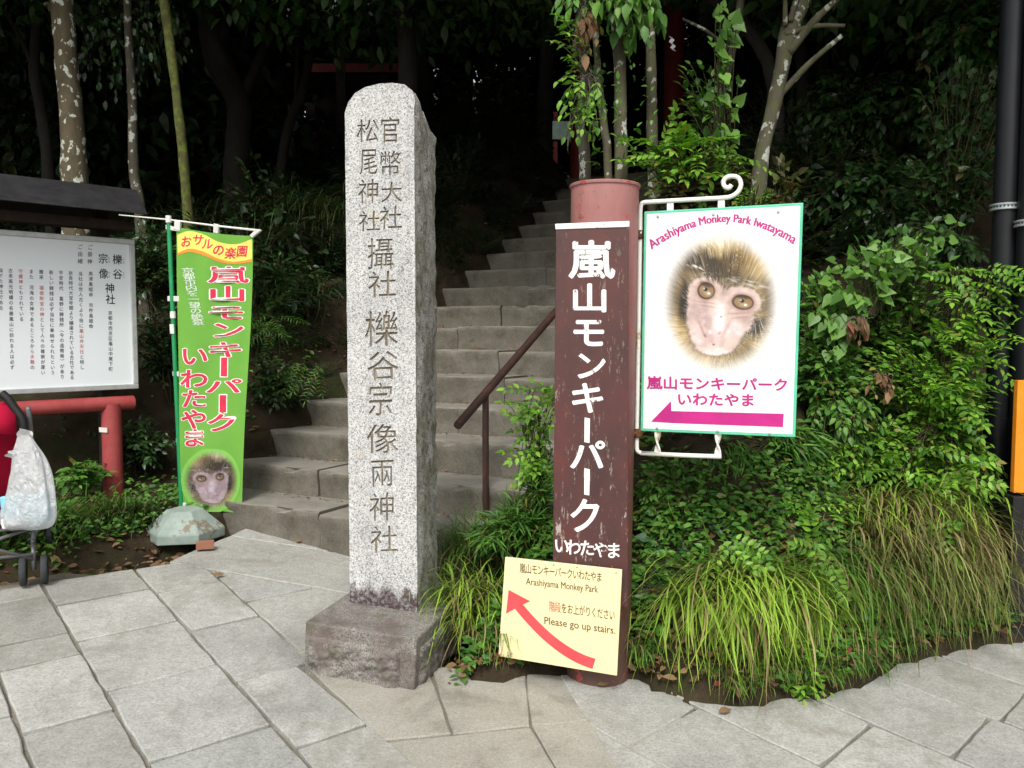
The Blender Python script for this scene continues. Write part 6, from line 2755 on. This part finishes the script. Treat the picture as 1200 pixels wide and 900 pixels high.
for lab, path, Y, rad_, bk, limbs_ in TREES:
    P = [at(x, y, Y + .03 * i) for i, (x, y) in enumerate(path)]
    zg = terr1(P[0][0], Y)
    P[0] = V3(P[0][0], P[0][1], min(P[0][2], zg - .1))
    tr = thing('tree', lab, 'tree', [P[0][0], P[0][1], zg])
    low = Y < 5
    top = P[-1] + V3(rc.normal(0, .1), .2, .45 if low else 1.0)
    V, F = limb(P + [top], list(rad_) + [rad_[-1] * .8], 14, ti)
    obj('trunk', V, F, BK[bk], tr, smooth=True)
    for (p0, p1, rr) in limbs_:
        A_, B_ = at(*p0, Y + .08), at(*p1, Y + .02)
        V, F = limb([A_, (A_ + B_) / 2 + V3(.0, .0, .02), B_], [rr, rr * .85, rr * .6], 9, ti + 3)
        obj('branch', V, F, BK[bk], tr, smooth=True)
    crown(tr, top + V3(0, .75 if low else .9, .25 if low else .9), rc.uniform(.75, 1.0), ti)
    ti += 1

# tall trees further in: they carry the roof of leaves that keeps the wood dark
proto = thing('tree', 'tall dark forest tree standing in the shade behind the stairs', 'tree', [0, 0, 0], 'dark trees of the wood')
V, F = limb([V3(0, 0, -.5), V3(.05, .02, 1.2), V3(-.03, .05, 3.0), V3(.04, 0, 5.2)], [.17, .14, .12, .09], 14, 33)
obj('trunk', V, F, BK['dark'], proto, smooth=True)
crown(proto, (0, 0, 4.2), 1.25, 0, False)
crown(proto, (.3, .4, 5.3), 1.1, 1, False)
spots = []
for yy in np.arange(5.6, 30, 2.1):
    for xx in np.arange(-13, 14, 2.3):
        x, y = xx + rc.uniform(-.6, .6), yy + rc.uniform(-.6, .6)
        s_, l_ = SA[0] * x + SA[1] * y, SB[0] * x + SB[1] * y
        if s_ < 3.6 or (abs(l_ - (left_of(s_) + LR) / 2) < 1.35 and s_ < SLAND + 3):
            continue
        if -6 < x < .5 and 12 < y < 15.5:
            continue
        if y < 9.2 and -6.5 < x < 3.2:
            continue
        spots.append((x, y))
for i, (x, y) in enumerate(spots):
    z = terr1(x, y)
    if i == 0:
        proto.location = (x, y, z)
    else:
        copy_tree(proto, (x, y, z), rc.uniform(0, 6.28), rc.uniform(.8, 1.15))
# trees added right of the flight, their unseen crowns shading the upper steps
for k in (8, 11, 14, 17):
    p = sxy(S0 + ST * k, LR + .55)
    q = sxy(S0 + ST * k, (float(left_of(S0 + ST * k)) + LR) / 2 - .2)
    z = terr1(*p)
    zc = step_z(k) + 2.55
    tr = thing('tree', {8: 'added tree shading the middle of the steps from above', 11: 'added tree shading the upper half of the steps from above', 14: 'added tree shading the topmost steps from above', 17: 'added tree shading the landing by the gate from above'}[k], 'tree', [p[0], p[1], z])
    V, F = limb([V3(p[0], p[1], z - .3), V3(p[0], p[1], z + 1.2), V3((p[0] + q[0]) / 2, (p[1] + q[1]) / 2, zc - .2), V3(q[0], q[1], zc + .1)], [.05, .045, .035, .025], 10, k)
    obj('trunk', V, F, BK['dark'], tr, smooth=True)
    crown(tr, (q[0], q[1], zc + .25), .62, k + 40)
# a thick belt of tall evergreen bushes closing the view at the sides and behind the landing
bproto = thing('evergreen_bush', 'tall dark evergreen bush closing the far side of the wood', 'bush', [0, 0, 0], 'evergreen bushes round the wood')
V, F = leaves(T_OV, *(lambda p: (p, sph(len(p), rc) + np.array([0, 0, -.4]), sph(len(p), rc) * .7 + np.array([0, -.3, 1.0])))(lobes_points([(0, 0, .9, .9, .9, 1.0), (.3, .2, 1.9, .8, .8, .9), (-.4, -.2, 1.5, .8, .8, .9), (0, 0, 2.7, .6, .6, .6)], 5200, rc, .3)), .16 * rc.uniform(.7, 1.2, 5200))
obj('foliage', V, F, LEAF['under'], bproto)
V, F = limb([V3(0, 0, -.4), V3(.04, 0, 1.2), V3(0, .05, 2.6)], [.06, .05, .03], 8, 3)
obj('stems', V, F, BK['dark'], bproto)
belt = [(-11 + i * 1.05, 17.5 + (i % 3) * .9) for i in range(24)] + [(-7.5 - (i % 2) * .9 - max(0, i - 3) * .35, 8.2 + i * .95) for i in range(11)] + [(-3.4 - i * .9, 9.6 + (i % 2) * .7) for i in range(6)] + [(6.2 + (i % 2) * .8 + i * .3, 6.0 + i * 1.0) for i in range(10)] + [(3.2 + i * .95, 10.4 + (i % 2) * .8) for i in range(5)]
for i, (x, y) in enumerate(belt):
    x, y = x + rc.uniform(-.3, .3), y + rc.uniform(-.3, .3)
    z = terr1(x, y) - .1
    if i == 0:
        bproto.location = (x, y, z)
    else:
        copy_tree(bproto, (x, y, z), rc.uniform(0, 6.28), rc.uniform(.95, 1.35))
# trees whose crowns reach over the flight itself
for (x, y, zc, lab) in ((2.9, 4.9, 3.6, 'tree at the right behind the pipes whose crown hangs over the bank'), (-.9, 6.9, 4.2, 'tree left of the stairs whose crown spreads over the steps'), (4.0, 7.2, 4.6, 'tree right of the stairs whose crown spreads over the landing'), (-5.0, 6.6, 4.2, 'tree behind the notice board whose crown shades the bank')):
    z = terr1(x, y)
    tr = thing('tree', lab, 'tree', [x, y, z])
    V, F = limb([V3(x, y, z - .3), V3(x + .05, y, z + 1.5), V3(x, y + .05, zc)], [.10, .085, .07], 12, x)
    obj('trunk', V, F, BK['dark'], tr, smooth=True)
    crown(tr, (x, y - .2, zc + .3), 1.2, int(x * 7) + 20)
    crown(tr, (x - .6, y + 1.2, zc + 1.0), 1.1, int(x * 7) + 21)

# understory: dark bushes and ferns over the hillside
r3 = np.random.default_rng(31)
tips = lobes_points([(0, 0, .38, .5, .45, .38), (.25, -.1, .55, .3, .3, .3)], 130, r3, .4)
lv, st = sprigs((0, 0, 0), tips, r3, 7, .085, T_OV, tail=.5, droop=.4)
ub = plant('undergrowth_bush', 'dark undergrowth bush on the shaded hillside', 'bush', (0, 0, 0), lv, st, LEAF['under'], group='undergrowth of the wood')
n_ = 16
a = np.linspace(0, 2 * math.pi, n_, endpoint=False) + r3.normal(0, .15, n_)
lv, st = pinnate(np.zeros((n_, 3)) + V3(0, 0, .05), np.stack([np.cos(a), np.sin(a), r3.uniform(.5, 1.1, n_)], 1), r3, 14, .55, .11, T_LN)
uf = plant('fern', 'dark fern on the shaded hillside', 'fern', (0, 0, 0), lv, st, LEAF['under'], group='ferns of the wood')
cnt = [0, 0]
for i in range(900):
    y = 3.9 + r3.random() ** 1.4 * 16
    x = r3.uniform(-.85, .85) * (y + 1.5)
    s_, l_ = SA[0] * x + SA[1] * y, SB[0] * x + SB[1] * y
    if s_ < 3.9 or (left_of(s_) - .35 < l_ < LR + .3 and s_ < SLAND + 4):
        continue
    if l_ < left_of(s_) and s_ < 4.6 and x > -1.6:
        continue
    if x > .2 and y < edge_y(x) + 1.35:
        continue
    if x < -1.2 and y < 5.6:
        continue
    k = 0 if r3.random() < .62 else 1
    if cnt[k] > 210:
        continue
    src = ub if k == 0 else uf
    sc = r3.uniform(.7, 1.5) * (1 + .04 * (y - 4))
    z = terr1(x, y) - .03
    if cnt[k] == 0:
        src.location = (x, y, z)
    else:
        copy_tree(src, (x, y, z), r3.uniform(0, 6.28), sc * .8)
    cnt[k] += 1

# ferns, grass and bushes crowding the left ends of the steps
for k in range(3, 16):
    for j in range(3):
        l_ = LLEFT[k] - .10 - .22 * j + r3.uniform(-.06, .06)
        s_ = S0 + ST * (k + r3.uniform(.1, .9))
        p = sxy(s_, l_)
        src, sc = ((uf, .55), (ub, .45))[int(r3.random() < .45)]
        copy_tree(src, (p[0], p[1], terr1(*p) - .02), r3.uniform(0, 6.28), sc * r3.uniform(.7, 1.25))

# the dark maple spray hanging behind the thin trunk, top left
tp = lobes_points([lob(140, 70, 6.9, .42, .35, .3), lob(185, 50, 6.9, .3, .25, .3)], 120, r2)
lv, st = sprigs(at(150, -60, 7.0), tp, r2, 6, .09, T_OV, droop=.5, tail=.4)
plant('hanging_spray', 'dark leafy spray hanging beside the thin trunk at the top left', 'branch', at(150, -60, 7.0), lv, st, LEAF['deep'], BK['dark'])
tp = lobes_points([lob(700, 5, 4.3, .22, .10, .12), lob(745, 20, 4.3, .16, .12, .12)], 70, r2)
lv, st = sprigs(at(728, -40, 4.4), tp, r2, 5, .11, T_OV, droop=.9, tail=.5)
plant('hanging_spray', 'large drooping leaves round the trunk tops above the red post', 'branch', at(728, -40, 4.4), lv, st, LEAF['mid'], MT['twig'])
tp = lobes_points([lob(686, 40, 4.25, .06, .10, .06)], 22, r2)
lv, st = sprigs(at(690, 0, 4.3), tp, r2, 3, .09, T_OV, droop=1.3, tail=.5)
plant('dead_leaves', 'bunch of dead straw-coloured leaves caught on the slender trunks', 'dead leaves', at(690, 0, 4.3), lv, st, LEAF['dry'], MT['twig'])
# paper streamer on a twig
c_ = at(783, 42, 5.2)
V, F = [], []
zig = [(0, 0), (.02, -.012), (.004, -.035), (.028, -.05), (.012, -.07), (.03, -.082)]
for i, (x, z) in enumerate(zig):
    V += [c_ + V3(x, .01 * (i % 2), z), c_ + V3(x + .022, .012 * (i % 2), z - .008)]
tag(obj('paper_streamer', V, [(2 * i, 2 * i + 1, 2 * i + 3, 2 * i + 2) for i in range(5)], MT['paper']), 'white zigzag paper streamer hanging among the trunks', 'paper streamer')
bpy.context.view_layer.update()
